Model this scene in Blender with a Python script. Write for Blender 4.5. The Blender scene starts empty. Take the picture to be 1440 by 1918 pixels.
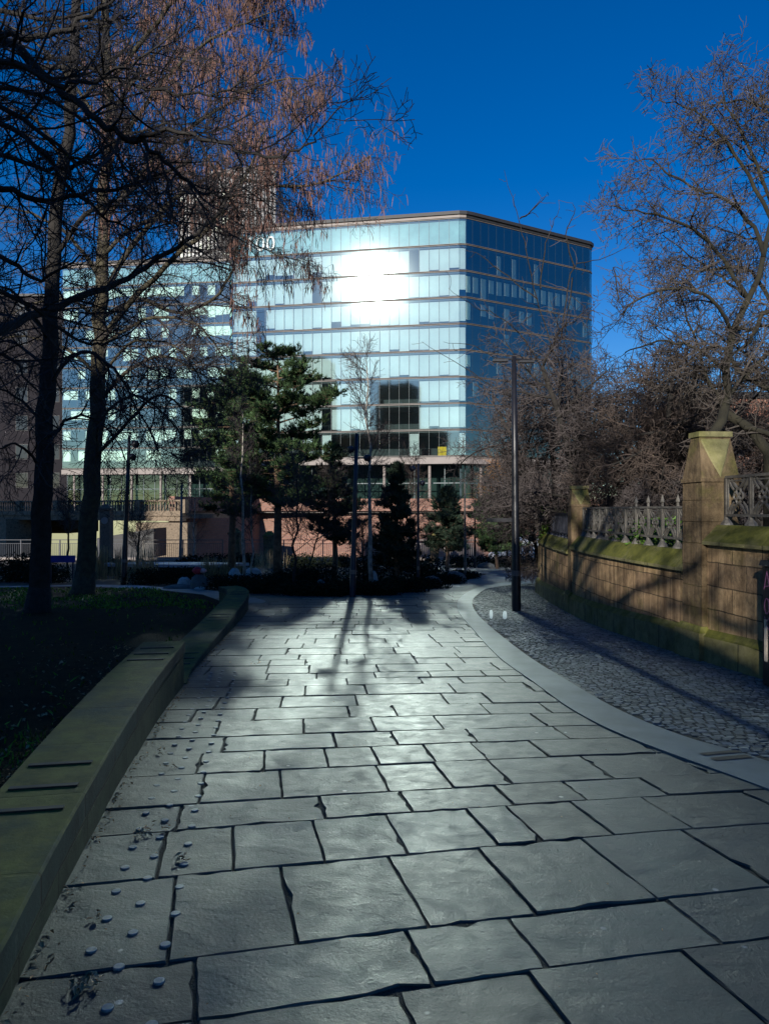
import bpy, math, random
from mathutils import Vector, Matrix, Euler
R = random.Random(7)
SC = bpy.context.scene
COL = SC.collection
PI = math.pi
F = 1385.0
HZ = 955.0
CAMZ = 1.6

# ------------------------------------------------------------------ terrain and picture-to-place helpers
def G(y):
    return -0.042 * min(max(y, -2.0), 60.0)

def gp(px, py, dz=0.0):
    """point of the sloping ground seen at photo pixel px,py"""
    d = (CAMZ - dz) / ((py - HZ) / F - 0.042)
    return Vector(((px - 720) / F * d, d, G(d) + dz))

def P(px, py, Y):
    return Vector(((px - 720) / F * Y, Y, CAMZ + (HZ - py) / F * Y))

# ------------------------------------------------------------------ mesh builder
class MB:
    def __init__(s):
        s.v = []; s.f = []; s.tone = []; s.uv = []; s.mi = []
        s.use_uv = False; s.use_tone = False
    def add(s, vs, fs, tone=None, uvs=None, mi=0):
        b = len(s.v)
        s.v.extend(vs)
        for k, f in enumerate(fs):
            s.f.append([b + i for i in f]); s.mi.append(mi)
            if tone is not None: s.use_tone = True
            s.tone.append(tone if tone is not None else 0.5)
            if uvs is not None:
                s.use_uv = True; s.uv.append(uvs[k])
            else: s.uv.append([(0, 0)] * len(f))
    def box(s, c, d, rz=0.0, tone=None, M=None, taper=1.0, mi=0):
        x, y, z = d[0] / 2, d[1] / 2, d[2] / 2
        vs = []
        for sz in (-1, 1):
            t = taper if sz > 0 else 1.0
            for sx, sy in ((-1, -1), (1, -1), (1, 1), (-1, 1)):
                vs.append(Vector((sx * x * t, sy * y * t, sz * z)))
        if M is None:
            M = Matrix.Rotation(rz, 3, 'Z')
        c = Vector(c)
        vs = [tuple(M @ v + c) for v in vs]
        s.add(vs, [(0, 3, 2, 1), (4, 5, 6, 7), (0, 1, 5, 4), (1, 2, 6, 5), (2, 3, 7, 6), (3, 0, 4, 7)], tone, mi=mi)
    def bar(s, a, b, w, h=None, tone=None):
        """square-section bar from a to b"""
        a = Vector(a); b = Vector(b); h = h or w
        d = b - a; L = d.length
        if L < 1e-6: return
        M = d.to_track_quat('Y', 'Z').to_matrix()
        s.box((a + b) / 2, (w, L, h), tone=tone, M=M)
    def tube(s, pts, rad, n=6, tone=None, cap=True):
        m = len(pts)
        if m < 2: return
        b = len(s.v); prev = None
        for i, p in enumerate(pts):
            if i == 0: d = pts[1] - pts[0]
            elif i == m - 1: d = pts[-1] - pts[-2]
            else: d = pts[i + 1] - pts[i - 1]
            if d.length < 1e-9: d = Vector((0, 0, 1))
            d = d.normalized()
            if prev is None:
                u = d.orthogonal().normalized()
            else:
                u = prev - d * prev.dot(d)
                u = u.normalized() if u.length > 1e-6 else d.orthogonal().normalized()
            prev = u; w = d.cross(u)
            r = rad[i] if isinstance(rad, (list, tuple)) else rad
            for k in range(n):
                a = 2 * PI * k / n
                q = p + (u * math.cos(a) + w * math.sin(a)) * r
                s.v.append((q.x, q.y, q.z))
        nf = 0
        for i in range(m - 1):
            for k in range(n):
                k2 = (k + 1) % n
                s.f.append([b + i * n + k, b + i * n + k2, b + (i + 1) * n + k2, b + (i + 1) * n + k]); nf += 1
        if cap and n > 3:
            s.f.append([b + k for k in range(n)][::-1]); s.f.append([b + (m - 1) * n + k for k in range(n)]); nf += 2
        s.tone.extend([0.5 if tone is None else tone] * nf)
        if tone is not None: s.use_tone = True
        s.mi.extend([0] * nf); s.uv.extend([None] * nf)
    def lathe(s, c, prof, n=12, tone=None, sx=1, sy=1):
        c = Vector(c); vs = []; fs = []
        for r, z in prof:
            for k in range(n):
                a = 2 * PI * k / n
                vs.append((c.x + r * math.cos(a) * sx, c.y + r * math.sin(a) * sy, c.z + z))
        for i in range(len(prof) - 1):
            for k in range(n):
                k2 = (k + 1) % n
                fs.append((i * n + k, i * n + k2, (i + 1) * n + k2, (i + 1) * n + k))
        fs.append(tuple(range(n))[::-1]); fs.append(tuple((len(prof) - 1) * n + k for k in range(n)))
        s.add(vs, fs, tone)
    def extrude(s, path, prof, closed=True, caps=True, u0=0.0):
        """sweep a profile [(offset to the left-hand normal, z or ('g', dz))] along plan points; uv in metres"""
        n = len(path); m = len(prof)
        pv = [Vector((p[0], p[1])) for p in path]
        rows = []; us = []; u = u0
        for i in range(n):
            if i == 0: d = pv[1] - pv[0]
            elif i == n - 1: d = pv[-1] - pv[-2]
            else: d = (pv[i + 1] - pv[i]).normalized() + (pv[i] - pv[i - 1]).normalized()
            d = d.normalized(); nn = Vector((-d.y, d.x))
            if i: u += (pv[i] - pv[i - 1]).length
            us.append(u); row = []
            for o, z in prof:
                q = pv[i] + nn * o
                zz = G(q.y) + z[1] if isinstance(z, tuple) else z
                row.append((q.x, q.y, zz))
            rows.append(row)
        b = len(s.v)
        for r in rows: s.v.extend(r)
        vv = [0.0]
        for j in range(1, m):
            a, c = rows[0][j - 1], rows[0][j]
            vv.append(vv[-1] + math.dist(a, c))
        s.use_uv = True
        rng = m if closed else m - 1
        for i in range(n - 1):
            for j in range(rng):
                j2 = (j + 1) % m
                s.f.append([b + i * m + j, b + (i + 1) * m + j, b + (i + 1) * m + j2, b + i * m + j2])
                z1 = rows[i][j][2]; z2 = rows[i][j2][2]
                if abs(z2 - z1) < 0.3 * math.dist(rows[i][j], rows[i][j2]):
                    a_, b_ = prof[j][0], prof[j2][0]
                    s.uv.append([(us[i], a_), (us[i + 1], a_), (us[i + 1], b_), (us[i], b_)])
                else:
                    s.uv.append([(us[i], z1), (us[i + 1], rows[i + 1][j][2]), (us[i + 1], rows[i + 1][j2][2]), (us[i], z2)])
                s.tone.append(0.5); s.mi.append(0)
        if caps and closed:
            for i, rev in ((0, False), (n - 1, True)):
                idx = [b + i * m + j for j in range(m)]
                cuv = [(prof[j][0], rows[i][j][2]) for j in range(m)]
                if rev: idx = idx[::-1]; cuv = cuv[::-1]
                s.f.append(idx); s.uv.append(cuv); s.tone.append(0.5); s.mi.append(0)
    def build(s, name, mat, parent=None, smooth=False):
        me = bpy.data.meshes.new(name)
        me.from_pydata(s.v, [], s.f)
        for m in (mat if isinstance(mat, (list, tuple)) else [mat]): me.materials.append(m)
        if any(s.mi): me.polygons.foreach_set('material_index', s.mi)
        if s.use_tone:
            a = me.attributes.new('tone', 'FLOAT', 'FACE'); a.data.foreach_set('value', s.tone)
        if s.use_uv:
            uvl = me.uv_layers.new(name='UVMap'); flat = []
            for f, u in zip(s.f, s.uv):
                for k in range(len(f)):
                    q = u[k] if u else (0, 0); flat.extend(q)
            uvl.data.foreach_set('uv', flat)
        if smooth: me.polygons.foreach_set('use_smooth', [True] * len(me.polygons))
        me.update()
        o = bpy.data.objects.new(name, me); COL.objects.link(o)
        if parent is not None:
            o.parent = parent
            o.matrix_parent_inverse = Matrix.Translation(-parent.location) if parent.rotation_euler.z == 0 else parent.matrix_basis.inverted()
        return o

def tag(o, label=None, cat=None, group=None, kind=None):
    if label: o['label'] = label
    if cat: o['category'] = cat
    if group: o['group'] = group
    if kind: o['kind'] = kind
    return o

def thing(name, loc, label, cat, group=None):
    o = bpy.data.objects.new(name, None); COL.objects.link(o)
    o.location = loc; o.empty_display_size = 0.2
    return tag(o, label, cat, group)

# ------------------------------------------------------------------ materials
def newmat(name):
    m = bpy.data.materials.new(name); m.use_nodes = True
    nt = m.node_tree; return m, nt, nt.nodes['Principled BSDF']

def nd(nt, t, **kw):
    n = nt.nodes.new(t)
    for k, v in kw.items():
        if k in n.inputs: n.inputs[k].default_value = v
        else: setattr(n, k, v)
    return n

def ramp(nt, src, stops):
    r = nt.nodes.new('ShaderNodeValToRGB'); e = r.color_ramp.elements
    while len(e) < len(stops): e.new(0.5)
    for i, (p, c) in enumerate(stops):
        e[i].position = p; e[i].color = (*c, 1)
    nt.links.new(src, r.inputs[0]); return r.outputs[0]

def mixc(nt, fac, a, b, mode='MIX'):
    m = nt.nodes.new('ShaderNodeMix'); m.data_type = 'RGBA'; m.blend_type = mode
    for sock, val in ((m.inputs[0], fac), (m.inputs[6], a), (m.inputs[7], b)):
        if hasattr(val, 'is_linked'): nt.links.new(val, sock)
        elif isinstance(val, tuple): sock.default_value = (*val, 1)
        else: sock.default_value = val
    return m.outputs[2]

def simple(name, col, rough=0.7, spots=0.35, scale=6.0, bump=0.0, bscale=40.0, metal=0.0, tone=0.0, spec=0.5, dist=0.02):
    m, nt, b = newmat(name)
    tc = nt.nodes.new('ShaderNodeTexCoord')
    n = nd(nt, 'ShaderNodeTexNoise', Scale=scale, Detail=8.0, Roughness=0.6)
    nt.links.new(tc.outputs['Object'], n.inputs['Vector'])
    lo = tuple(c * (1 - spots) for c in col); hi = tuple(min(1, c * (1 + spots)) for c in col)
    c = ramp(nt, n.outputs[0], [(0.3, lo), (0.7, hi)])
    if tone:
        a = nt.nodes.new('ShaderNodeAttribute'); a.attribute_name = 'tone'
        f = ramp(nt, a.outputs['Fac'], [(0.0, (1 - tone,) * 3), (1.0, (1 + tone,) * 3)])
        c = mixc(nt, 1.0, c, f, 'MULTIPLY')
    nt.links.new(c, b.inputs['Base Color'])
    b.inputs['Roughness'].default_value = rough; b.inputs['Metallic'].default_value = metal
    b.inputs['Specular IOR Level'].default_value = spec
    if bump:
        n2 = nd(nt, 'ShaderNodeTexNoise', Scale=bscale, Detail=6.0, Roughness=0.65)
        nt.links.new(tc.outputs['Object'], n2.inputs['Vector'])
        bp = nd(nt, 'ShaderNodeBump', Strength=bump, Distance=dist)
        nt.links.new(n2.outputs[0], bp.inputs['Height']); nt.links.new(bp.outputs[0], b.inputs['Normal'])
    return m

def slab_mat():
    m, nt, b = newmat('riven sandstone flags')
    tc = nt.nodes.new('ShaderNodeTexCoord'); O = tc.outputs['Object']
    a = nt.nodes.new('ShaderNodeAttribute'); a.attribute_name = 'tone'
    # shift the texture per slab so that the cleft pattern never runs on from one slab to the next
    sh = nd(nt, 'ShaderNodeVectorMath', operation='MULTIPLY_ADD')
    cv = nt.nodes.new('ShaderNodeCombineXYZ')
    ml = nd(nt, 'ShaderNodeMath', operation='MULTIPLY'); ml.inputs[1].default_value = 37.0
    nt.links.new(a.outputs['Fac'], ml.inputs[0]); nt.links.new(ml.outputs[0], cv.inputs[2])
    ad = nd(nt, 'ShaderNodeVectorMath', operation='ADD')
    nt.links.new(O, ad.inputs[0]); nt.links.new(cv.outputs[0], ad.inputs[1]); V = ad.outputs[0]
    big = nd(nt, 'ShaderNodeTexNoise', Scale=1.6, Detail=6.0, Roughness=0.55)
    nt.links.new(V, big.inputs['Vector'])
    c = ramp(nt, big.outputs[0], [(0.25, (0.019, 0.030, 0.029)), (0.5, (0.034, 0.050, 0.047)), (0.8, (0.068, 0.086, 0.078))])
    tn = ramp(nt, a.outputs['Fac'], [(0.0, (0.36, 0.42, 0.48)), (0.25, (0.70, 0.76, 0.78)), (0.7, (0.88, 0.93, 0.90)), (1.0, (1.6, 1.55, 1.36))])
    c = mixc(nt, 1.0, c, tn, 'MULTIPLY')
    st = nd(nt, 'ShaderNodeTexNoise', Scale=9.0, Detail=8.0, Roughness=0.7)
    nt.links.new(V, st.inputs['Vector'])
    dk = ramp(nt, st.outputs[0], [(0.35, (0.6, 0.6, 0.6)), (0.55, (1, 1, 1)), (0.72, (1.2, 1.2, 1.15))])
    c = mixc(nt, 1.0, c, dk, 'MULTIPLY')
    gum = nd(nt, 'ShaderNodeTexVoronoi', Scale=2.3); nt.links.new(V, gum.inputs['Vector'])
    gf = ramp(nt, gum.outputs['Distance'], [(0.028, (1, 1, 1)), (0.04, (0, 0, 0))])
    c = mixc(nt, gf, c, (0.24, 0.25, 0.24))
    nt.links.new(c, b.inputs['Base Color'])
    rr = ramp(nt, st.outputs[0], [(0.3, (0.44,) * 3), (0.7, (0.68,) * 3)])
    nt.links.new(rr, b.inputs['Roughness'])
    # riven cleft relief: ridged, stretched waves + grain + pits
    mp = nt.nodes.new('ShaderNodeMapping'); mp.inputs['Scale'].default_value = (1.0, 1.5, 1.0); mp.inputs['Rotation'].default_value = (0, 0, 0.4)
    nt.links.new(V, mp.inputs['Vector'])
    n1 = nd(nt, 'ShaderNodeTexNoise', Scale=2.2, Detail=9.0, Roughness=0.52, Distortion=0.25)
    nt.links.new(mp.outputs[0], n1.inputs['Vector'])
    ter = ramp(nt, n1.outputs[0], [(0.0, (0,) * 3), (0.40, (0.35,) * 3), (0.43, (0.42,) * 3), (0.55, (0.55,) * 3), (0.58, (0.63,) * 3), (1, (1,) * 3)])
    n2 = nd(nt, 'ShaderNodeTexNoise', Scale=70.0, Detail=5.0, Roughness=0.7); nt.links.new(V, n2.inputs['Vector'])
    vo = nd(nt, 'ShaderNodeTexVoronoi', Scale=14.0); nt.links.new(V, vo.inputs['Vector'])
    pit = ramp(nt, vo.outputs['Distance'], [(0.06, (0,) * 3), (0.16, (1,) * 3)])
    b1 = nd(nt, 'ShaderNodeBump', Strength=0.75, Distance=0.015); nt.links.new(ter, b1.inputs['Height'])
    b2 = nd(nt, 'ShaderNodeBump', Strength=0.8, Distance=0.0035); nt.links.new(n2.outputs[0], b2.inputs['Height']); nt.links.new(b1.outputs[0], b2.inputs['Normal'])
    b3 = nd(nt, 'ShaderNodeBump', Strength=0.22, Distance=0.006); nt.links.new(pit, b3.inputs['Height']); nt.links.new(b2.outputs[0], b3.inputs['Normal'])
    nt.links.new(b3.outputs[0], b.inputs['Normal'])
    b.inputs['Specular IOR Level'].default_value = 0.7
    return m

def block_mat(name, c1, c2, mortar, bw, bh, rough=0.85, moss=0.0, streak=0.0, bump=0.5, ms=0.012, use_uv=True, grime=0.25, dist=0.012):
    m, nt, b = newmat(name)
    tc = nt.nodes.new('ShaderNodeTexCoord'); O = tc.outputs['Object']
    src = tc.outputs['UV'] if use_uv else O
    br = nd(nt, 'ShaderNodeTexBrick', Scale=1.0)
    br.inputs['Color1'].default_value = (*c1, 1); br.inputs['Color2'].default_value = (*c2, 1); br.inputs['Mortar'].default_value = (*mortar, 1)
    br.inputs['Brick Width'].default_value = bw; br.inputs['Row Height'].default_value = bh
    br.inputs['Mortar Size'].default_value = ms; br.inputs['Mortar Smooth'].default_value = 0.3
    br.offset = 0.5
    wob = nd(nt, 'ShaderNodeTexNoise', Scale=3.0, Detail=3.0); nt.links.new(O, wob.inputs['Vector'])
    wv = nd(nt, 'ShaderNodeVectorMath', operation='SCALE'); wv.inputs['Scale'].default_value = min(bh, 0.4) * 0.12
    nt.links.new(wob.outputs['Color'], wv.inputs[0])
    av = nd(nt, 'ShaderNodeVectorMath', operation='ADD'); nt.links.new(src, av.inputs[0]); nt.links.new(wv.outputs[0], av.inputs[1])
    nt.links.new(av.outputs[0], br.inputs['Vector'])
    n = nd(nt, 'ShaderNodeTexNoise', Scale=5.0, Detail=9.0, Roughness=0.7); nt.links.new(O, n.inputs['Vector'])
    dk = ramp(nt, n.outputs[0], [(0.3, (1 - grime * 2,) * 3), (0.55, (1,) * 3), (0.8, (1.2,) * 3)])
    c = mixc(nt, 1.0, br.outputs['Color'], dk, 'MULTIPLY')
    if streak:
        mp = nt.nodes.new('ShaderNodeMapping'); mp.inputs['Scale'].default_value = (6, 6, 0.5); nt.links.new(O, mp.inputs['Vector'])
        sn = nd(nt, 'ShaderNodeTexNoise', Scale=1.0, Detail=6.0, Roughness=0.7); nt.links.new(mp.outputs[0], sn.inputs['Vector'])
        sc = ramp(nt, sn.outputs[0], [(0.35, (0.30, 0.27, 0.25)), (0.62, (1, 1, 1))])
        c = mixc(nt, streak, c, sc, 'MULTIPLY')
    if moss:
        gn = nd(nt, 'ShaderNodeTexNoise', Scale=1.7, Detail=8.0, Roughness=0.65); nt.links.new(O, gn.inputs['Vector'])
        ge = nt.nodes.new('ShaderNodeNewGeometry'); sx = nt.nodes.new('ShaderNodeSeparateXYZ'); nt.links.new(ge.outputs['Normal'], sx.inputs[0])
        ma = nd(nt, 'ShaderNodeMath', operation='MULTIPLY_ADD'); ma.inputs[1].default_value = 0.35; nt.links.new(sx.outputs[2], ma.inputs[0]); nt.links.new(gn.outputs[0], ma.inputs[2])
        gf = ramp(nt, ma.outputs[0], [(0.66 - moss * 0.26, (0,) * 3), (0.92 - moss * 0.2, (1,) * 3)])
        gc = ramp(nt, n.outputs[0], [(0.3, (0.035, 0.042, 0.006)), (0.7, (0.15, 0.15, 0.025))])
        c = mixc(nt, gf, c, gc)
    nt.links.new(c, b.inputs['Base Color']); b.inputs['Roughness'].default_value = rough
    b.inputs['Specular IOR Level'].default_value = 0.3
    bp = nd(nt, 'ShaderNodeBump', Strength=bump, Distance=dist, invert=True); nt.links.new(br.outputs['Fac'], bp.inputs['Height'])
    b2 = nd(nt, 'ShaderNodeBump', Strength=bump, Distance=dist); n3 = nd(nt, 'ShaderNodeTexNoise', Scale=22.0, Detail=8.0, Roughness=0.7)
    nt.links.new(O, n3.inputs['Vector']); nt.links.new(n3.outputs[0], b2.inputs['Height']); nt.links.new(bp.outputs[0], b2.inputs['Normal'])
    nt.links.new(b2.outputs[0], b.inputs['Normal'])
    return m

def glass_mat(name, refl, gloss=(0.76, 0.96, 0.95), tint=(0.80, 0.90, 0.90), rough=0.06, wave=0.0):
    m, nt, b = newmat(name); nt.nodes.remove(b)
    out = [n for n in nt.nodes if n.type == 'OUTPUT_MATERIAL'][0]
    g = nt.nodes.new('ShaderNodeBsdfGlossy'); g.inputs['Color'].default_value = (*gloss, 1); g.inputs['Roughness'].default_value = rough
    t = nt.nodes.new('ShaderNodeBsdfTransparent'); t.inputs['Color'].default_value = (*tint, 1)
    mx = nt.nodes.new('ShaderNodeMixShader')
    lw = nd(nt, 'ShaderNodeFresnel', IOR=1.45)
    ad = nd(nt, 'ShaderNodeMath', operation='ADD', use_clamp=True); ad.inputs[1].default_value = refl
    nt.links.new(lw.outputs[0], ad.inputs[0]); nt.links.new(ad.outputs[0], mx.inputs[0])
    nt.links.new(t.outputs[0], mx.inputs[1]); nt.links.new(g.outputs[0], mx.inputs[2]); nt.links.new(mx.outputs[0], out.inputs[0])
    if wave:
        tc = nt.nodes.new('ShaderNodeTexCoord'); n = nd(nt, 'ShaderNodeTexNoise', Scale=0.5, Detail=1.0); nt.links.new(tc.outputs['Object'], n.inputs['Vector'])
        bp = nd(nt, 'ShaderNodeBump', Strength=wave, Distance=0.01); nt.links.new(n.outputs[0], bp.inputs['Height']); nt.links.new(bp.outputs[0], g.inputs['Normal'])
    return m

M = {}
M['slab'] = slab_mat()
M['soil'] = simple('bare soil', (0.035, 0.028, 0.02), 0.95, 0.5, 9, 0.6, 30)
M['joint'] = simple('dark joint grit', (0.028, 0.03, 0.024), 0.95, 0.9, 9, 0.8, 80)
M['kerb'] = simple('smooth pale granite', (0.135, 0.17, 0.17), 0.6, 0.22, 2.5, 0.25, 220, dist=0.002)
M['sett'] = simple('granite setts', (0.115, 0.135, 0.135), 0.7, 0.35, 14, 0.7, 90, tone=0.45, dist=0.006)
M['plaza'] = simple('worn concrete paving', (0.12, 0.12, 0.112), 0.75, 0.3, 0.9, 0.5, 12)
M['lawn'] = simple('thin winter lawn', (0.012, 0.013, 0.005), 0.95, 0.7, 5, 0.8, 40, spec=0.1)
M['grass'] = simple('grass blades', (0.11, 0.21, 0.02), 0.6, 0.5, 3, tone=0.5, spec=0.15)  # green brightened to stand for reflected sunlight missing on the near patch
M['leaf_litter'] = simple('dead leaves', (0.30, 0.19, 0.10), 0.9, 0.5, 9, tone=0.6)
M['ashlar_green'] = block_mat('damp green sandstone', (0.05, 0.07, 0.035), (0.04, 0.06, 0.03), (0.02, 0.02, 0.015), 0.62, 0.6, moss=0.25, bump=0.35, ms=0.006, grime=0.3)
M['coping_seat'] = block_mat('seat coping sandstone', (0.024, 0.052, 0.042), (0.017, 0.038, 0.031), (0.02, 0.02, 0.016), 0.85, 5.0, moss=0.1, streak=0.3, bump=0.4, ms=0.012, grime=0.3, dist=0.01)
M['sandstone'] = block_mat('weathered buff sandstone', (0.52, 0.36, 0.19), (0.30, 0.20, 0.115), (0.13, 0.095, 0.055), 0.62, 0.31, moss=0.5, streak=0.9, bump=0.6, ms=0.009, grime=0.28, dist=0.03)
M['moss_stone'] = block_mat('mossy coping stone', (0.24, 0.22, 0.10), (0.17, 0.16, 0.085), (0.03, 0.03, 0.02), 0.9, 5.0, moss=0.75, streak=0.2, bump=0.6, ms=0.01)
M['iron'] = simple('painted iron', (0.10, 0.092, 0.078), 0.55, 0.4, 12, 0.3, 60)
M['iron_dark'] = simple('dark blue painted iron', (0.012, 0.016, 0.03), 0.5, 0.4, 12, 0.3, 60)
M['steel_black'] = simple('black painted steel', (0.012, 0.012, 0.015), 0.38, 0.3, 9, 0.15, 60)
M['steel_blue'] = simple('weathered blue-black steel', (0.016, 0.018, 0.032), 0.42, 0.3, 9, 0.15, 60)
M['slot'] = simple('black metal strip', (0.006, 0.006, 0.007), 0.6, 0.3, 9)
M['stud'] = simple('brushed steel stud', (0.25, 0.27, 0.26), 0.45, 0.2, 60, metal=0.25)
M['white'] = simple('plain matt white', (0.75, 0.78, 0.77), 0.5, 0.06, 6)
M['bark'] = simple('grey olive bark', (0.055, 0.047, 0.027), 0.9, 0.5, 7, 0.8, 24, dist=0.03)
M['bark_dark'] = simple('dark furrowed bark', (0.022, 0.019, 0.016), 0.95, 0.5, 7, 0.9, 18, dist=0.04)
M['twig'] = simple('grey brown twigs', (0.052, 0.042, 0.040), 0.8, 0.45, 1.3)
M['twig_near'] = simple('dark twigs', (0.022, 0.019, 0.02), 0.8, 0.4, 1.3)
M['twig_grey'] = simple('lichen grey twigs', (0.055, 0.045, 0.038), 0.85, 0.45, 1.5)
M['twig_red'] = simple('brown shrub twigs', (0.062, 0.045, 0.036), 0.85, 0.45, 1.5)
M['bark_moss'] = simple('moss covered bark', (0.02, 0.018, 0.010), 0.95, 0.6, 3, 0.8, 24, dist=0.03)
M['catkin'] = simple('dry hanging catkins', (0.135, 0.068, 0.05), 0.8, 0.4, 0.9, tone=0.4)
M['birch'] = simple('birch bark', (0.30, 0.27, 0.23), 0.8, 0.6, 9, 0.4, 30)
M['pine'] = simple('pine needles', (0.055, 0.098, 0.040), 0.6, 0.4, 0.8, tone=0.5, spec=0.15)
M['pine_dark'] = simple('dark conifer needles', (0.034, 0.055, 0.036), 0.65, 0.4, 0.9, tone=0.5, spec=0.15)
M['pine_bark'] = simple('pine bark', (0.17, 0.11, 0.07), 0.95, 0.5, 5, 0.9, 20, dist=0.03)
M['shrub'] = simple('dark shrub leaves', (0.012, 0.017, 0.008), 0.9, 0.5, 2, tone=0.6, spec=0.1)
M['shrub_green'] = simple('glossy hedge leaves', (0.05, 0.10, 0.012), 0.45, 0.4, 2, tone=0.6)
M['reed'] = simple('dry grass stems', (0.33, 0.25, 0.13), 0.8, 0.4, 3, tone=0.4)
M['orange_twig'] = simple('orange willow stems', (0.50, 0.22, 0.05), 0.7, 0.3, 2)
M['boulder'] = simple('pale boulder', (0.40, 0.40, 0.38), 0.8, 0.3, 4, 0.7, 12)
M['boulder_dark'] = simple('dark boulder', (0.10, 0.11, 0.11), 0.8, 0.3, 4, 0.7, 12)
M['brick'] = block_mat('pink sandstone brick', (0.27, 0.145, 0.105), (0.22, 0.115, 0.09), (0.19, 0.14, 0.115), 0.9, 0.32, bump=0.2, ms=0.03, grime=0.12)
M['brick_shaded'] = block_mat('shade-darkened brown brick', (0.011, 0.008, 0.012), (0.008, 0.007, 0.011), (0.01, 0.009, 0.012), 0.9, 0.32, bump=0.2, ms=0.03, grime=0.2)  # near-black tone carries the shade lying on this brown brick building
M['brick_red'] = block_mat('red brick', (0.27, 0.12, 0.08), (0.22, 0.095, 0.065), (0.3, 0.22, 0.18), 0.7, 0.25, bump=0.2, ms=0.02, grime=0.15)
M['bridge'] = block_mat('buff bridge stone', (0.22, 0.17, 0.12), (0.18, 0.14, 0.10), (0.09, 0.07, 0.05), 1.2, 0.5, bump=0.2, ms=0.02, grime=0.25)
M['glass'] = glass_mat('reflective curtain wall glass', 0.27, rough=0.036)
M['glass_low'] = glass_mat('shopfront glass', 0.07, rough=0.03, tint=(0.5, 0.66, 0.62))
M['roof'] = simple('dark roof fascia', (0.018, 0.018, 0.02), 0.6, 0.2, 1)
M['soffit'] = simple('pale grey fascia', (0.21, 0.18, 0.165), 0.6, 0.1, 0.6)
M['ledge'] = simple('bronze floor edge', (0.15, 0.125, 0.11), 0.5, 0.2, 0.5)
M['mullion'] = simple('grey green mullion', (0.06, 0.09, 0.10), 0.45, 0.15, 0.5)
M['interior'] = simple('office interior', (0.05, 0.065, 0.065), 0.9, 0.3, 0.3)
M['slabedge'] = simple('office floor slab', (0.09, 0.10, 0.10), 0.9, 0.2, 0.3)
M['blind'] = simple('pale roller blind', (0.80, 0.86, 0.74), 0.9, 0.08, 0.5)
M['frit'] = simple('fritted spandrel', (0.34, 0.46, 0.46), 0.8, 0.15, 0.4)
M['frit_side'] = simple('sky-darkened side spandrel', (0.012, 0.04, 0.065), 0.8, 0.15, 0.4)  # same spandrel, darkened for the deep blue sky the side mirrors
M['blind_sky'] = simple('sky-paled roller blind', (0.54, 0.58, 0.57), 0.9, 0.15, 0.15)  # paled to stand for bright sky reflected in the front glass
M['tower'] = glass_mat('tower glass', 0.12, rough=0.15, tint=(0.4, 0.45, 0.5))
M['fin'] = simple('tower fins', (0.07, 0.075, 0.085), 0.6, 0.4, 0.2)
M['yellow'] = simple('yellow fabric', (0.75, 0.52, 0.03), 0.8, 0.1, 1)
M['sign'] = simple('white sign numerals', (0.62, 0.70, 0.70), 0.5, 0.03, 1)
M['water'] = simple('river water', (0.02, 0.03, 0.03), 0.08, 0.2, 0.2, 0.3, 2)
M['blue'] = simple('blue plastic', (0.015, 0.03, 0.22), 0.5, 0.2, 3)
M['red'] = simple('red cloth', (0.55, 0.035, 0.05), 0.8, 0.25, 8, 0.5, 20)
M['pink'] = simple('pink cloth', (0.72, 0.38, 0.36), 0.8, 0.25, 8, 0.5, 20)
M['carpaint'] = simple('white car paint', (0.72, 0.73, 0.72), 0.3, 0.03, 2)
M['carglass'] = simple('car glass', (0.02, 0.025, 0.03), 0.08, 0.1, 2)
M['tyre'] = simple('tyre rubber', (0.015, 0.015, 0.015), 0.8, 0.2, 9)
M['graf'] = simple('pink spray paint', (0.26, 0.10, 0.22), 0.7, 0.1, 9)
M['paper'] = simple('pale poster paper', (0.72, 0.62, 0.48), 0.8, 0.15, 25)
M['church'] = block_mat('dark church stone', (0.16, 0.12, 0.09), (0.12, 0.09, 0.07), (0.05, 0.04, 0.03), 0.9, 0.35, bump=0.3, grime=0.3)
M['bluestone'] = simple('blue grey slab top', (0.30, 0.34, 0.40), 0.5, 0.15, 3)

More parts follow.
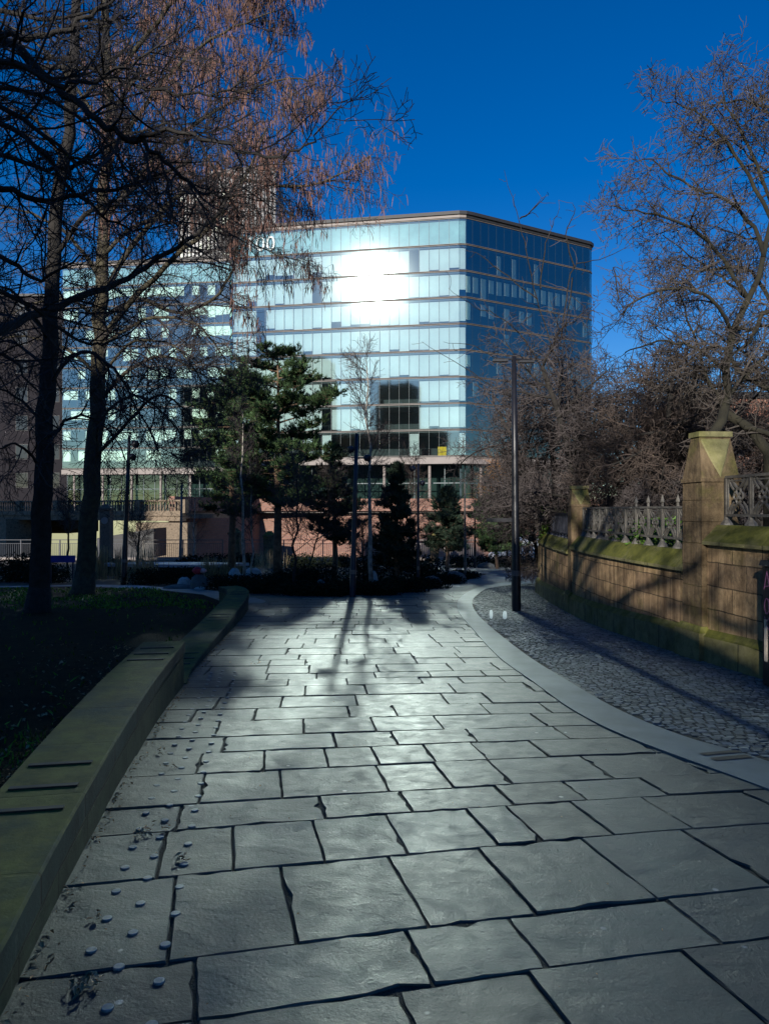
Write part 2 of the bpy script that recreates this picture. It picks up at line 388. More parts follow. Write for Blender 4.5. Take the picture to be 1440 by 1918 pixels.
# ------------------------------------------------------------------ light, sky, camera
SUN = Vector((-0.36, -0.9333, 0.307)).normalized()
EXPO = 0.5
def setup():
    s = bpy.data.lights.new('sun', 'SUN'); s.energy = 4.6; s.angle = math.radians(0.5); s.color = (1.0, 0.945, 0.86)
    so = bpy.data.objects.new('sun', s); COL.objects.link(so); so.rotation_euler = SUN.to_track_quat('Z', 'Y').to_euler(); so.location = (-20, -30, 40)
    w = bpy.data.worlds.new('World'); SC.world = w; w.use_nodes = True; nt = w.node_tree
    t = nt.nodes.new('ShaderNodeTexSky'); t.sky_type = 'NISHITA'; t.sun_disc = False
    t.sun_elevation = math.asin(SUN.z); t.sun_rotation = math.atan2(SUN.x, SUN.y)
    t.air_density = 1.0; t.dust_density = 0.15; t.ozone_density = 4.0; t.altitude = 60
    hs = nt.nodes.new('ShaderNodeHueSaturation'); hs.inputs['Saturation'].default_value = 1.34; hs.inputs['Hue'].default_value = 0.514; hs.inputs['Value'].default_value = 1.06
    nt.links.new(t.outputs[0], hs.inputs['Color']); nt.links.new(hs.outputs[0], nt.nodes['Background'].inputs[0])
    nt.nodes['Background'].inputs[1].default_value = 0.075
    c = bpy.data.cameras.new('camera'); co = bpy.data.objects.new('camera', c); COL.objects.link(co)
    co.location = (0, 0, CAMZ); c.sensor_fit = 'VERTICAL'; c.sensor_height = 36; c.lens = F / 1918 * 36
    co.rotation_euler = (PI / 2, 0, 0); c.shift_y = (HZ - 959) / 1918 ; c.clip_end = 6000; c.clip_start = 0.05
    SC.camera = co
    vs = SC.view_settings; vs.view_transform = 'Standard'; vs.look = 'None'; vs.exposure = EXPO; vs.gamma = 1
    cy = SC.cycles
    cy.use_guiding = True; cy.use_surface_guiding = True; cy.use_volume_guiding = False; cy.guiding_training_samples = 128
    cy.sample_clamp_indirect = 12; cy.sample_clamp_direct = 0; cy.caustics_reflective = True; cy.blur_glossy = 0.0
    cy.max_bounces = 6; cy.diffuse_bounces = 3; cy.glossy_bounces = 3; cy.transparent_max_bounces = 10; cy.transmission_bounces = 3
    cy.use_denoising = True; cy.denoiser = 'OPENIMAGEDENOISE'; cy.use_adaptive_sampling = True; cy.adaptive_threshold = 0.01
setup()

# ------------------------------------------------------------------ ground sheets
def sheet(name, polyf, mat, dz, label=None, kind='structure', step=2.0):
    """flat-laid polygon (plan points) draped on the slope, cut in strips so that it follows the fall"""
    import bmesh
    bm = bmesh.new()
    vs = [bm.verts.new((x, y, 0)) for x, y in polyf]
    bm.faces.new(vs)
    ys = [y for _, y in polyf]; y0, y1 = min(ys), max(ys)
    cuts = [c for c in (-2.0, 60.0) if y0 < c < y1]
    for c in cuts:
        bmesh.ops.bisect_plane(bm, geom=bm.verts[:] + bm.edges[:] + bm.faces[:], plane_co=(0, c, 0), plane_no=(0, 1, 0))
    bmesh.ops.triangulate(bm, faces=bm.faces[:])
    for v in bm.verts: v.co.z = G(v.co.y) + dz
    for f in bm.faces:
        f.normal_update()
        if f.normal.z < 0: f.normal_flip()
    me = bpy.data.meshes.new(name); bm.to_mesh(me); bm.free(); me.materials.append(mat)
    o = bpy.data.objects.new(name, me); COL.objects.link(o); o['kind'] = kind
    if label: o['label'] = label
    return o

BANK = 64.0
sheet('ground', [(-400, -300), (400, -300), (400, BANK), (-400, BANK)], M['soil'], -0.06)
mb = MB(); mb.add([(-400, BANK, -9), (400, BANK, -9), (400, BANK, G(60) - 0.06), (-400, BANK, G(60) - 0.06)], [(0, 1, 2, 3)])
tag(mb.build('river_bank', M['soil']), kind='structure')
mb = MB(); mb.add([(-2500, BANK - 1, -6), (2500, BANK - 1, -6), (2500, 104, -6), (-2500, 104, -6)], [(0, 1, 2, 3)])
tag(mb.build('water', M['water']), kind='structure')
mb = MB(); mb.add([(-3000, 101, 1.2), (3000, 101, 1.2), (3000, 4000, 1.2), (-3000, 4000, 1.2)], [(0, 1, 2, 3)])
tag(mb.build('far_ground', M['plaza']), kind='structure')
# joint bed under the flags, far plaza, paths
sheet('plaza_bed', [(-5.2, 1.0), (9, 1.0), (9, 23.2), (-5.2, 23.2)], M['joint'], -0.011)
sheet('plaza_paving', [(-5.4, 22.8), (1.4, 24.6), (3.6, 31.0), (5, 36), (-2, 46), (0, 60), (14, 60), (14, 34), (6.4, 24), (5.2, 22.6)], M['plaza'], -0.008)

# far plaza joints as shallow real grooves are not visible at that distance
WALL_A = [(-1.0, 0.9), (-1.26, 2.4), (-1.32, 2.70), (-1.46, 3.39), (-1.64, 4.37), (-1.79, 5.23), (-2.01, 6.64), (-2.21, 8.21)]
WALL_B = [(-2.20, 8.25), (-2.34, 9.0), (-2.52, 10.8), (-2.66, 12.5), (-2.86, 14.6), (-3.03, 16.3), (-3.2, 17.5), (-3.42, 18.3), (-3.75, 18.9)]
KERB_OUT = [gp(*p).xy for p in [(1700, 1590), (1440, 1482), (1175, 1383), (1070, 1330), (1000, 1280), (932, 1230), (884, 1178), (858, 1145), (860, 1122), (885, 1105), (925, 1094), (1000, 1088), (1100, 1084)]]
KERB_IN = [gp(*p).xy for p in [(1740, 1560), (1440, 1430), (1275, 1380), (1155, 1330), (1068, 1280), (988, 1230), (924, 1180), (893, 1150), (884, 1130), (892, 1116), (920, 1102), (1000, 1093), (1100, 1088)]]

def interp(line, y):
    for (x0, y0), (x1, y1) in zip(line, line[1:]):
        if y0 <= y <= y1: return x0 + (x1 - x0) * (y - y0) / (y1 - y0)
    return line[0][0] if y < line[0][1] else line[-1][0]

def smooth_line(pts, n=6):
    """Catmull-Rom through plan points"""
    out = []; p = [Vector(q) for q in pts]
    for i in range(len(p) - 1):
        a = p[max(i - 1, 0)]; b = p[i]; c = p[i + 1]; d = p[min(i + 2, len(p) - 1)]
        for k in range(n):
            t = k / n
            out.append(0.5 * ((2 * b) + (c - a) * t + (2 * a - 5 * b + 4 * c - d) * t * t + (3 * b - a - 3 * c + d) * t ** 3))
    out.append(p[-1]); return out

def flagstones():
    rr = random.Random(3); mb = MB()
    def theta(c): return math.radians(14.0 if c < 3.2 else 14.0 - (c - 3.2) * 2.1 if c < 7 else max(2.0, 6 - (c - 7) * 0.5))
    near = [(2.05, None), (2.626, [(760, 1888), (1040, 1888), (365, 1880)]), (3.02, [(365, 1805), (790, 1800), (1015, 1795), (1355, 1765)]),
            (3.757, [(322, 1720), (540, 1690), (765, 1670), (960, 1660), (1190, 1650), (1420, 1640)]),
            (4.329, [(305, 1590), (437, 1585), (595, 1570), (742, 1560), (905, 1550), (985, 1545), (1120, 1540), (1280, 1540)]),
            (4.717, [(335, 1530), (603, 1510), (760, 1500), (950, 1495), (1090, 1490), (1240, 1480)]),
            (5.29, [(380, 1470), (525, 1460), (712, 1450), (825, 1445), (930, 1440), (1110, 1430)]),
            (5.78, [(375, 1425), (495, 1420), (610, 1415), (700, 1410), (800, 1405), (890, 1400), (1000, 1395)])]
    rows = [(a[0], b[0], b[1]) for a, b in zip(near, near[1:])]
    c = near[-1][0]
    while c < 23.0:
        d = rr.uniform(0.38, 0.62); rows.append((c, c + d, None)); c += d
    for c0, c1, js in rows:
        t0, t1 = math.tan(theta(c0)), math.tan(theta(c1)); tm = (t0 + t1) / 2
        def line(c, t, x): return c + t * x - 0.012 * x * x * (1 if x > 0 else 0) * (1 if c < 8 else 0)
        xs = []
        if js:
            for px, py in js:
                g = gp(px, py); ym = (c0 + c1) / 2 + tm * g.x
                # slide along the joint direction to the row's centre line
                xs.append(g.x + tm * (g.y - ym))
            xs.sort()
            while xs[-1] < 4.5: xs.append(xs[-1] + rr.uniform(0.45, 0.85))
            while xs[0] > -2.3: xs.insert(0, xs[0] - rr.uniform(0.6, 0.9))
        else:
            x = -4.8 + rr.uniform(0, .5)
            while x < 7.5:
                xs.append(x); x += rr.uniform(0.42, 0.98) * (1.0 if c0 < 12 else 1.15)
        for xa, xb in zip(xs, xs[1:]):
            cm = (c0 + c1) / 2 + tm * (xa + xb) / 2
            if xb < interp(WALL_A + WALL_B[1:], cm) - 0.02 and cm < 18.5: continue
            if cm < 17 and xa > 5.0: continue
            g = rr.uniform(0.003, 0.008) / 2; gy = rr.uniform(0.004, 0.012) / 2
            ang = -tm
            h = c1 - c0
            def corner(x, c, t, dx, dc):
                cc = c + dc
                xx = x + dx + (-tm) * (cc - (c0 + c1) / 2); y = line(cc, t, xx)
                return Vector((xx, y))
            jit = lambda s: rr.uniform(-s, s)
            q = [corner(xa, c0, t0, g, gy), corner(xb, c0, t0, -g, gy), corner(xb, c1, t1, -g, -gy), corner(xa, c1, t1, g, -gy)]
            cen = sum(q, Vector((0, 0))) / 4
            ns = 7 if cm < 7 else (4 if cm < 12 else 1)
            ring = []
            for k in range(4):
                a, b = q[k], q[(k + 1) % 4]
                nn = Vector((b.y - a.y, a.x - b.x)).normalized()
                amp = 0.0022 if rr.random() < 0.75 else 0.007
                for j in range(ns):
                    t = j / ns
                    e = a.lerp(b, t) - nn * (abs(rr.gauss(0, amp)) + (0.005 if j == 0 else 0))
                    if rr.random() < 0.05 and ns > 1: e -= nn * rr.uniform(0.01, 0.03)
                    ring.append(e)
            tx, ty = rr.gauss(0, 0.003), rr.gauss(0, 0.005); dz = rr.gauss(0, 0.0025)
            def top(v, inset, dzz):
                v2 = v + (cen - v).normalized() * inset
                return (v2.x, v2.y, G(v2.y) + dz + dzz + tx * (v2.x - cen.x) + ty * (v2.y - cen.y))
            n = len(ring)
            r0 = [top(v, 0.0, -0.045) for v in ring]
            r1 = [top(v, 0.001, -0.006 - rr.random() * 0.004) for v in ring]
            r2 = [top(v, 0.004 + rr.random() * 0.005, 0.0) for v in ring]
            fs = []
            for j in range(n):
                k = (j + 1) % n
                fs.append((j, k, n + k, n + j)); fs.append((n + j, n + k, 2 * n + k, 2 * n + j))
            fs.append(tuple(range(2 * n, 3 * n)))
            mb.add(r0 + r1 + r2, fs, tone=rr.random())
    o = mb.build('paving', M['slab']); o['kind'] = 'structure'
flagstones()

def band(name, A, B, mat, dz, th=0.05):
    A = smooth_line(A); B = smooth_line(B); n = len(A); mb = MB()
    vs = [(p.x, p.y, G(p.y) + dz) for p in A] + [(p.x, p.y, G(p.y) + dz) for p in B]
    fs = [(i, i + 1, n + i + 1, n + i) for i in range(n - 1)]
    vs += [(p.x, p.y, G(p.y) - th) for p in A]; vs += [(p.x, p.y, G(p.y) - th) for p in B]
    fs += [(2 * n + i, 2 * n + i + 1, i + 1, i) for i in range(n - 1)]
    fs += [(n + i, n + i + 1, 3 * n + i + 1, 3 * n + i) for i in range(n - 1)]
    mb.add(vs, fs); o = mb.build(name, mat); o['kind'] = 'structure'; return o
band('kerb', KERB_OUT, KERB_IN, M['kerb'], 0.014)

WALL_R = [(4.85, 2.0), (4.72, 4.5), (4.6, 6.2), (4.45, 8.2), (4.27, 10.1), (4.10, 12.4), (4.05, 14.4), (4.18, 16.6), (4.40, 19.6), (4.72, 22.6)]
def setts():
    rr = random.Random(5)
    kin = smooth_line(KERB_IN); bed = [(p.x, p.y) for p in kin if p.y < 40]
    right = [(x + 0.1, y) for x, y in WALL_R]
    sheet('sett_bed', bed + [(9, 34), (5.6, 25.5)] + right[::-1], M['joint'], 0.002)
    def inside(x, y):
        if y > 27: return False
        # left limit: kerb inner edge
        hit = False
        for a, b in zip(kin, kin[1:]):
            if min(a.y, b.y) <= y <= max(a.y, b.y) and abs(b.y - a.y) > 1e-6:
                xx = a.x + (b.x - a.x) * (y - a.y) / (b.y - a.y); hit = True
                if x < xx + 0.05: return False
        if not hit and y < 12: return False
        xr = interp(WALL_R, y) if y < 22.6 else 4.72 + (y - 22.6) * 0.35
        return x < xr + 0.02
    mb = MB(); y = 3.6; row = 0
    while y < 27:
        sh = 0.066 if y < 12 else 0.09
        x = -0.2 + rr.uniform(0, 0.1)
        while x < 6.4:
            w = rr.uniform(0.07, 0.105) * (1 if y < 12 else 1.25)
            yy = y + 0.05 * math.sin(x * 2.1 + row * 0.1) + rr.gauss(0, 0.004)
            cx = x + w / 2
            if inside(cx, yy) and (y > 7 or cx / y < 0.62):
                hx, hy = w / 2 - 0.0035, sh / 2 - 0.0035
                z = G(yy) + 0.010 + rr.gauss(0, 0.002); tx, ty = rr.gauss(0, 0.03), rr.gauss(0, 0.045)
                vs = [(cx + a * hx + rr.gauss(0, .003), yy + b * hy + rr.gauss(0, .003), z - 0.022) for a, b in ((-1, -1), (1, -1), (1, 1), (-1, 1))]
                vs += [(cx + a * hx * .8, yy + b * hy * .76, z + tx * a * hx + ty * b * hy) for a, b in ((-1, -1), (1, -1), (1, 1), (-1, 1))]
                mb.add(vs, [(4, 5, 6, 7), (0, 1, 5, 4), (1, 2, 6, 5), (2, 3, 7, 6), (3, 0, 4, 7)], tone=rr.random())
            x += w
        y += sh; row += 1
    o = mb.build('sett_paving', M['sett'], smooth=False); o['kind'] = 'structure'
setts()

# plain white marks and steel strips let into the kerb
def mark(pts, mat, name, dz):
    mb = MB(); n = len(pts)
    mb.add([(p.x, p.y, G(p.y) + dz) for p in pts], [tuple(range(n))]); o = mb.build(name, mat); o['kind'] = 'structure'; return o
for (cx, y0, y1, w) in ((919.5, 1145, 1162, 3.2), (945, 1147, 1163, 4.0)):
    pts = []
    for k in range(20):
        a = 2 * PI * k / 20
        pts.append(gp(cx + w * math.cos(a), (y0 + y1) / 2 + (y1 - y0) / 2 * math.copysign(abs(math.sin(a)) ** 0.6, math.sin(a))))
    mark(pts, M['white'], 'white_mark', 0.032)  # white ovals laid flat on the setts
for (a, b, c, d) in (((1308, 1415), (1376, 1409), (1388, 1413), (1318, 1419)), ((1327, 1424), (1396, 1418), (1409, 1423), (1340, 1429))):
    mark([gp(*q) for q in (a, b, c, d)], M['slot'], 'drain_slot', 0.019)

# ------------------------------------------------------------------ seat walls on the left
def offset(line, o):
    out = []
    for i, p in enumerate(line):
        a = Vector(line[max(i - 1, 0)]); b = Vector(line[min(i + 1, len(line) - 1)]); d = (b - a).normalized()
        out.append((p[0] - d.y * o, p[1] + d.x * o))
    return out
def at_len(line, s):
    for a, b in zip(line, line[1:]):
        a = Vector(a); b = Vector(b); L = (b - a).length
        if s <= L: return a.lerp(b, s / L), (b - a).normalized()
        s -= L
    return Vector(line[-1]), (Vector(line[-1]) - Vector(line[-2])).normalized()
def seat_wall(line, width, ztop, label, strips, ct=0.13):
    line = [tuple(p) for p in smooth_line(line, 4)]
    t = thing('seat_wall', (line[0][0] - width / 2, line[0][1], G(line[0][1])), label, 'wall')
    mb = MB(); mb.extrude(line, [(0.014, ('g', -0.1)), (0.014, ztop - ct - 0.008), (width - 0.014, ztop - ct - 0.008), (width - 0.014, ('g', -0.1))]); mb.build('wall_face', M['ashlar_green'], t)
    mb = MB(); c = 0.012
    mb.extrude(line, [(0.0, ztop - ct), (0.0, ztop - c), (c, ztop), (width - c, ztop), (width, ztop - c), (width, ztop - ct)]); mb.build('coping', M['coping_seat'], t)
    for s, a0, a1, wd in strips:
        p, d = at_len(line, s); nn = Vector((-d.y, d.x))
        e = Vector((nn.x, nn.y)); q0 = p + e * a0; q1 = p + e * a1
        mb = MB(); mb.bar((q0.x, q0.y, ztop + 0.003), (q1.x, q1.y, ztop + 0.003), wd, 0.012); mb.build('metal_strip', M['slot'], t)
    return t
def slen(line, y):
    s = 0; line = smooth_line(line, 4)
    for a, b in zip(line, line[1:]):
        if b.y >= y: return s + (b - a).length * (y - a.y) / (b.y - a.y)
        s += (b - a).length
    return s
seat_wall(WALL_A, 0.46, 0.145, 'near pale green stone seat wall between lawn and flagstones, with six dark strips', [(slen(WALL_A, y), .06, .40, .038) for y in (3.62, 3.92, 4.27, 7.2, 7.5, 7.82)])
seat_wall(WALL_B, 0.50, -0.335, 'lower curved stone seat wall running on beyond the near one', [(slen(WALL_B, y), .06, .42, .035) for y in (9.3, 9.65, 10.0, 13.0, 13.35, 13.7, 16.9, 17.2, 17.5)])

# lawn and the stone path that rounds it
LAWN_R = [(-1.5, 1.0), (-1.75, 2.6), (-2.0, 4.0), (-2.45, 6.6), (-2.72, 8.2), (-2.85, 9.0), (-3.0, 11), (-3.25, 13.5), (-3.5, 16), (-3.75, 18.0)]
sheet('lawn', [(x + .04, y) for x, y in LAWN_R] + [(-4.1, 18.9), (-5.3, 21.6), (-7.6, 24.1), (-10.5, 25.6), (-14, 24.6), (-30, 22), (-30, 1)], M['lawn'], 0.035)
band('path', [Vector((-3.62, 18.2)), Vector((-4.1, 18.95)), Vector((-5.3, 21.7)), Vector((-7.6, 24.2)), Vector((-10.5, 25.7)), Vector((-14, 24.7)), Vector((-30, 22.1))],
     [Vector((-3.4, 18.6)), Vector((-3.2, 19.8)), Vector((-5.0, 23.2)), Vector((-7.6, 25.6)), Vector((-10.6, 27.1)), Vector((-14.2, 26.1)), Vector((-30, 23.6))], M['kerb'], 0.0)

def grass():
    rr = random.Random(11); mb = MB()
    for k in range(26000):
        y = 2.6 + rr.random() ** 1.3 * 22; xr = interp(LAWN_R, y) - 0.02 if y < 18 else -4 - (y - 18) * 0.55
        x = xr - rr.random() * (1.4 + y * 0.5)
        if math.sin(x * 2.3 + 1) * math.sin(y * 1.7 + x) < -0.25 and rr.random() < 0.85: continue
        near = y < 6.0 and x < xr - 0.12 or 17 < y
        if not near and rr.random() < 0.93: continue
        h = rr.uniform(0.02, 0.06) * (1 + y * 0.02); w = 0.004 + y * 0.0009; a = rr.uniform(0, 2 * PI); l = rr.uniform(0.0, 0.05)
        z = G(y) + 0.03; dx, dy = math.cos(a) * w, math.sin(a) * w; lx, ly = rr.gauss(0, l), rr.gauss(0, l)
        mb.add([(x - dx, y - dy, z), (x + dx, y + dy, z), (x + dx * .6 + lx * .4, y + dy * .6 + ly * .4, z + h * .6), (x + lx, y + ly, z + h)], [(0, 1, 2), (0, 2, 3)], tone=rr.random())
    tag(mb.build('grass', M['grass']), 'short ragged green grass on the lawn behind the seat wall', 'grass', kind='stuff')
    mb = MB()
    def leaf(x, y, z, s):
        a = rr.uniform(0, 2 * PI); u = Vector((math.cos(a), math.sin(a), rr.gauss(0, .35))).normalized() * s
        v = Vector((-math.sin(a), math.cos(a), rr.gauss(0, .35))).normalized() * s * rr.uniform(.3, .6); c = Vector((x, y, z))
        b = Vector((0, 0, s * .3))
        mb.add([tuple(c - u), tuple(c + v + b), tuple(c + u * 1.1), tuple(c - v + b * .7)], [(0, 1, 2), (0, 2, 3)], tone=rr.random())
    for k in range(1400):
        y = 2.4 + rr.random() * 9
        x = interp(LAWN_R, y) - 0.04 - abs(rr.gauss(0, 0.25 if k % 2 else 1.2)); leaf(x, y, G(y) + 0.045, rr.uniform(.01, .03))
    for k in range(420):     # drift of litter along the foot of the seat wall
        y = 2.2 + rr.random() * 12; x = interp(WALL_A + WALL_B[1:], y) + abs(rr.gauss(0, 0.035)); leaf(x, y, G(y) + 0.008, rr.uniform(.006, .02))
    for cx, cy, n, sp in [(155, 1853, 42, .03), (262, 1565, 26, .03), (345, 1612, 12, .018), (185, 1725, 6, .03), (310, 1552, 14, .05), (322, 1440, 12, .04), (300, 1412, 10, .05), (480, 1245, 10, .1)]:
        g = gp(cx, cy)
        for k in range(n): leaf(g.x + rr.gauss(0, sp), g.y + rr.gauss(0, sp * .8), G(g.y) + 0.008 + abs(rr.gauss(0, .012)), rr.uniform(.008, .022))
    for k in range(260):
        y = rr.uniform(2.5, 14); leaf(rr.uniform(-1.2, 2.5), y, G(y) + .006, rr.uniform(.003, .008))
    tag(mb.build('fallen_leaves', M['leaf_litter']), 'dead brown leaves and bits blown along the wall foot and lawn', 'leaves', kind='stuff')
grass()

def studs():
    prof = [(0.0215, -0.004), (0.0215, 0.003), (0.0195, 0.005), (0.0, 0.0052)]
    mb = MB(); mb.lathe((0, 0, 0), prof, 14)
    first = mb.build('paving_stud', M['stud'], smooth=False)
    lines = [(0.235, 2.40), (0.36, 2.53), (0.52, 2.44)]
    cp = 0
    for off, y in lines:
        while y < 9.2:
            x = interp(WALL_A + WALL_B[1:], y) + off - 0.02 * (y < 3)
            o = first if cp == 0 else first.copy()
            if cp: COL.objects.link(o)
            o.location = (x, y, G(y) + 0.002); o.rotation_euler = (math.atan(-0.042), 0, 0)
            tag(o, 'small round steel stud in the flagstones beside the seat wall', 'stud', 'steel studs along the seat wall')
            y += 0.243; cp += 1
studs()

# ------------------------------------------------------------------ stone boundary wall with iron railings on the right
def wall_section(y0, y1, zc, zt, label):
    line = [p for p in smooth_line(WALL_R, 5) if y0 <= p.y <= y1]
    line = [Vector((interp(WALL_R, y0), y0))] + line + [Vector((interp(WALL_R, y1), y1))]
    line = [line[0]] + [p for p in line[1:-1] if y0 + .05 < p.y < y1 - .05] + [line[-1]]
    line = line[::-1]      # so that the left-hand normal points away from the path... (+x side)
    t = thing('stone_wall', (interp(WALL_R, (y0 + y1) / 2) + .2, (y0 + y1) / 2, G((y0 + y1) / 2)), label, 'wall', 'lengths of the churchyard wall')
    mb = MB(); mb.extrude(line, [(0.0, ('g', 0.30)), (0.0, zc), (0.42, zc), (0.42, ('g', -0.1)), (0.0, ('g', -0.1))]); mb.build('wall_face', M['sandstone'], t)
    mb = MB(); mb.extrude(line, [(-0.09, ('g', -0.1)), (-0.09, ('g', 0.34)), (-0.004, ('g', 0.43)), (-0.004, ('g', -0.1))]); mb.build('plinth', M['moss_stone'], t)
    mb = MB(); mb.extrude(line, [(-0.07, zc - 0.0), (-0.07, zc + 0.045), (0.14, zt), (0.30, zt), (0.46, zc + 0.05), (0.46, zc)]); mb.build('coping', M['moss_stone'], t)
    return t
wall_section(2.2, 9.86, 1.14, 1.40, 'nearest length of mossy stone wall, right of the tall pier')
wall_section(10.40, 16.45, 0.735, 1.02, 'middle length of sunlit stone wall between the two piers')
wall_section(16.85, 22.4, 0.60, 0.90, 'farthest shaded length of stone wall before the path turns')

def pier(y, w, zsh, ztop, label):
    x = interp(WALL_R, y) + 0.19
    t = thing('stone_pier', (x, y, G(y)), label, 'pier', 'stone piers of the churchyard wall')
    rz = math.atan2(interp(WALL_R, y - .3) - interp(WALL_R, y + .3), .6)
    M3 = Matrix.Rotation(rz, 3, 'Z'); g = G(y)
    def bx(m, c, d, taper=1.0): m.box(Vector((x, y, 0)) + M3 @ Vector((c[0], c[1], 0)) + Vector((0, 0, c[2])), d, rz, taper=taper)
    mb = MB(); n = max(3, int((zsh - g) / 0.31)); z = g + 0.42; hh = (zsh - z) / n
    for i in range(n):
        k = 0.008 * (i % 2)
        bx(mb, (0, 0, z + hh / 2), (w + k, w + k, hh - 0.008)); z += hh
    bx(mb, (0, 0, (g + zsh) / 2 + .1), (w - .02, w - .02, zsh - g - .3))
    mb.use_uv = False; mb.build('shaft', M['pier'], t)
    mb = MB(); bx(mb, (0, 0, g + 0.16), (w + .16, w + .16, .46)); bx(mb, (0, 0, g + .43), (w + .14, w + .14, .08), taper=.85); mb.build('plinth', M['moss_stone'], t)
    # gabled cap: ridge runs across the wall, a small gablet faces the path
    h = ztop - zsh; mb = MB(); a = w / 2 + .004
    def pt(u, v, z): 
        q = M3 @ Vector((u, v, 0)); return (x + q.x, y + q.y, z)
    b = a * 0.42
    vs = [pt(-a, -a, zsh), pt(a, -a, zsh), pt(a, a, zsh), pt(-a, a, zsh),
          pt(-a * .82, -b, ztop - .07), pt(a * .82, -b, ztop - .07), pt(a * .82, b, ztop - .07), pt(-a * .82, b, ztop - .07)]
    mb.add(vs, [(0, 3, 2, 1), (0, 1, 5, 4), (1, 2, 6, 5), (2, 3, 7, 6), (3, 0, 4, 7), (4, 5, 6, 7)])
    mb.build('cap', M['pier'], t)
    mb = MB()
    bx(mb, (0, 0, ztop - .035), (a * 1.8, b * 2 + .06, .07))
    # inverted mossy wedge on the two long faces
    for s in (-1, 1):
        v2 = [pt(-a * .75, s * (b + .02), ztop - .10), pt(a * .75, s * (b + .02), ztop - .10), pt(a * .42, s * (a * .63 + .03), ztop - .10 - h * .36), pt(-a * .42, s * (a * .63 + .03), ztop - .10 - h * .36), pt(0, s * (a * .93 + .02), zsh + h * .1)]
        v3 = [(q[0], q[1], q[2] - .05) for q in v2]
        f = [(0, 1, 2, 4, 3), (5, 8, 9, 7, 6)] + [(i, j, j + 5, i + 5) for i, j in ((0, 1), (1, 2), (2, 4), (4, 3), (3, 0))]
        mb.add(v2 + v3, f)
    mb.build('ridge_stone', M['moss_stone'], t)
    # raised string and roundel on the path face
    mb = MB(); bx(mb, (0, 0, zsh - .02), (w + .04, w + .04, .05))
    mb.build('string_course', M['pier'], t)
    return t
M['pier'] = block_mat('buff pier sandstone', (0.20, 0.145, 0.08), (0.17, 0.12, 0.07), (0.1, 0.07, 0.04), 4.0, 7.0, moss=0.5, streak=0.85, bump=0.9, ms=0.001, use_uv=False, grime=0.32, dist=0.025)
pier(10.13, 0.52, 2.02, 2.66, 'tall stone pier with a mossy gabled cap standing nearest the camera')
pier(16.65, 0.42, 1.72, 2.14, 'smaller stone pier with pointed top halfway along the wall')
pier(22.65, 0.36, 1.30, 1.62, 'slim end pier beside the bright ivy where the wall turns')

def railing(y0, y1, zb, zt, zf, label, bay=0.5, finials=99, mat='iron', quat=True, fin=0.16):
    t = thing('iron_railing', (interp(WALL_R, (y0 + y1) / 2) + .22, (y0 + y1) / 2, zf), label, 'railing', 'cast iron railings on the stone wall')
    n = max(2, round((y1 - y0) / bay)); pts = [Vector((interp(WALL_R, y0 + (y1 - y0) * i / n) + .22, y0 + (y1 - y0) * i / n, 0)) for i in range(n + 1)]
    up = lambda p, z: Vector((p.x, p.y, z))
    top = MB(); bot = MB()
    for i in range(n):
        a, b = pts[i], pts[i + 1]; orn = MB()
        top.bar(up(a, zt), up(b, zt), .05, .035); top.bar(up(a, zt - .05), up(b, zt - .05), .022, .018)
        bot.bar(up(a, zb), up(b, zb), .055, .035)
        if quat:
            d = (b - a); L = d.length; u = d.normalized(); zm = (zb + zt) / 2; H = zt - zb
            # lattice: pointed lobes above and below an open quatrefoil
            for s in (-1, 1):
                for w0, w1 in ((0.10, 0.30), (0.90, 0.70), (0.22, 0.5), (0.78, 0.5)):
                    q0 = a + u * L * w0; q1 = a + u * L * w1
                    path = [up(q0.lerp(q1, f ** 1.5), zm + s * H * (.47 - .31 * f)) for f in (0, .3, .6, 1)]
                    orn.tube(path, [.016, .02, .02, .012], 4)
            for k in range(4):
                ca = k * PI / 2; c = a + u * (L * .5 + math.cos(ca) * H * .115); cz = zm + math.sin(ca) * H * .115
                ring = [up(c + u * math.cos(q * PI / 5) * H * .10, cz + math.sin(q * PI / 5) * H * .10) for q in range(11)]
                orn.tube(ring, .013, 4)
        for f in (.5 if not quat else 0.0,):
            if not quat:
                for g_ in (.25, .5, .75):
                    q = a.lerp(b, g_); orn.tube([up(q, zb), up(q, zt)], .011, 4)
        orn.build('lattice', M[mat], t)
    top.build('top_rail', M[mat], t); bot.build('bottom_rail', M[mat], t)
    for i, p in enumerate(pts):
        mb = MB(); mb.box(up(p, (zb + zt) / 2), (.045, .045, zt - zb)); 
        for s in (-1, 1): mb.box(up(p, (zb + zt) / 2) + Vector((0, s * .04, 0)), (.02, .02, zt - zb))
        mb.lathe(up(p, zf), [(.085, 0), (.08, .02), (.035, (zb - zf) * .6), (.03, zb - zf)], 8)
        if i < finials:
            mb.lathe(up(p, zt + .015), [(.022, 0), (.018, fin * .35), (.032, fin * .42), (.03, fin * .6), (.002, fin * 1.15)], 6)
        mb.build('post', M[mat], t)
    return t
railing(3.2, 9.78, 1.53, 2.03, 1.40, 'nearest cast iron railing above the wall right of the tall pier', finials=0, bay=.53)
railing(10.62, 16.3, 1.17, 1.64, 1.02, 'cast iron quatrefoil railing between the two stone piers', finials=5)
railing(17.0, 22.3, 1.0, 1.50, .90, 'dark blue plain railing on the farthest length of wall', mat='iron_dark', quat=False, finials=0)

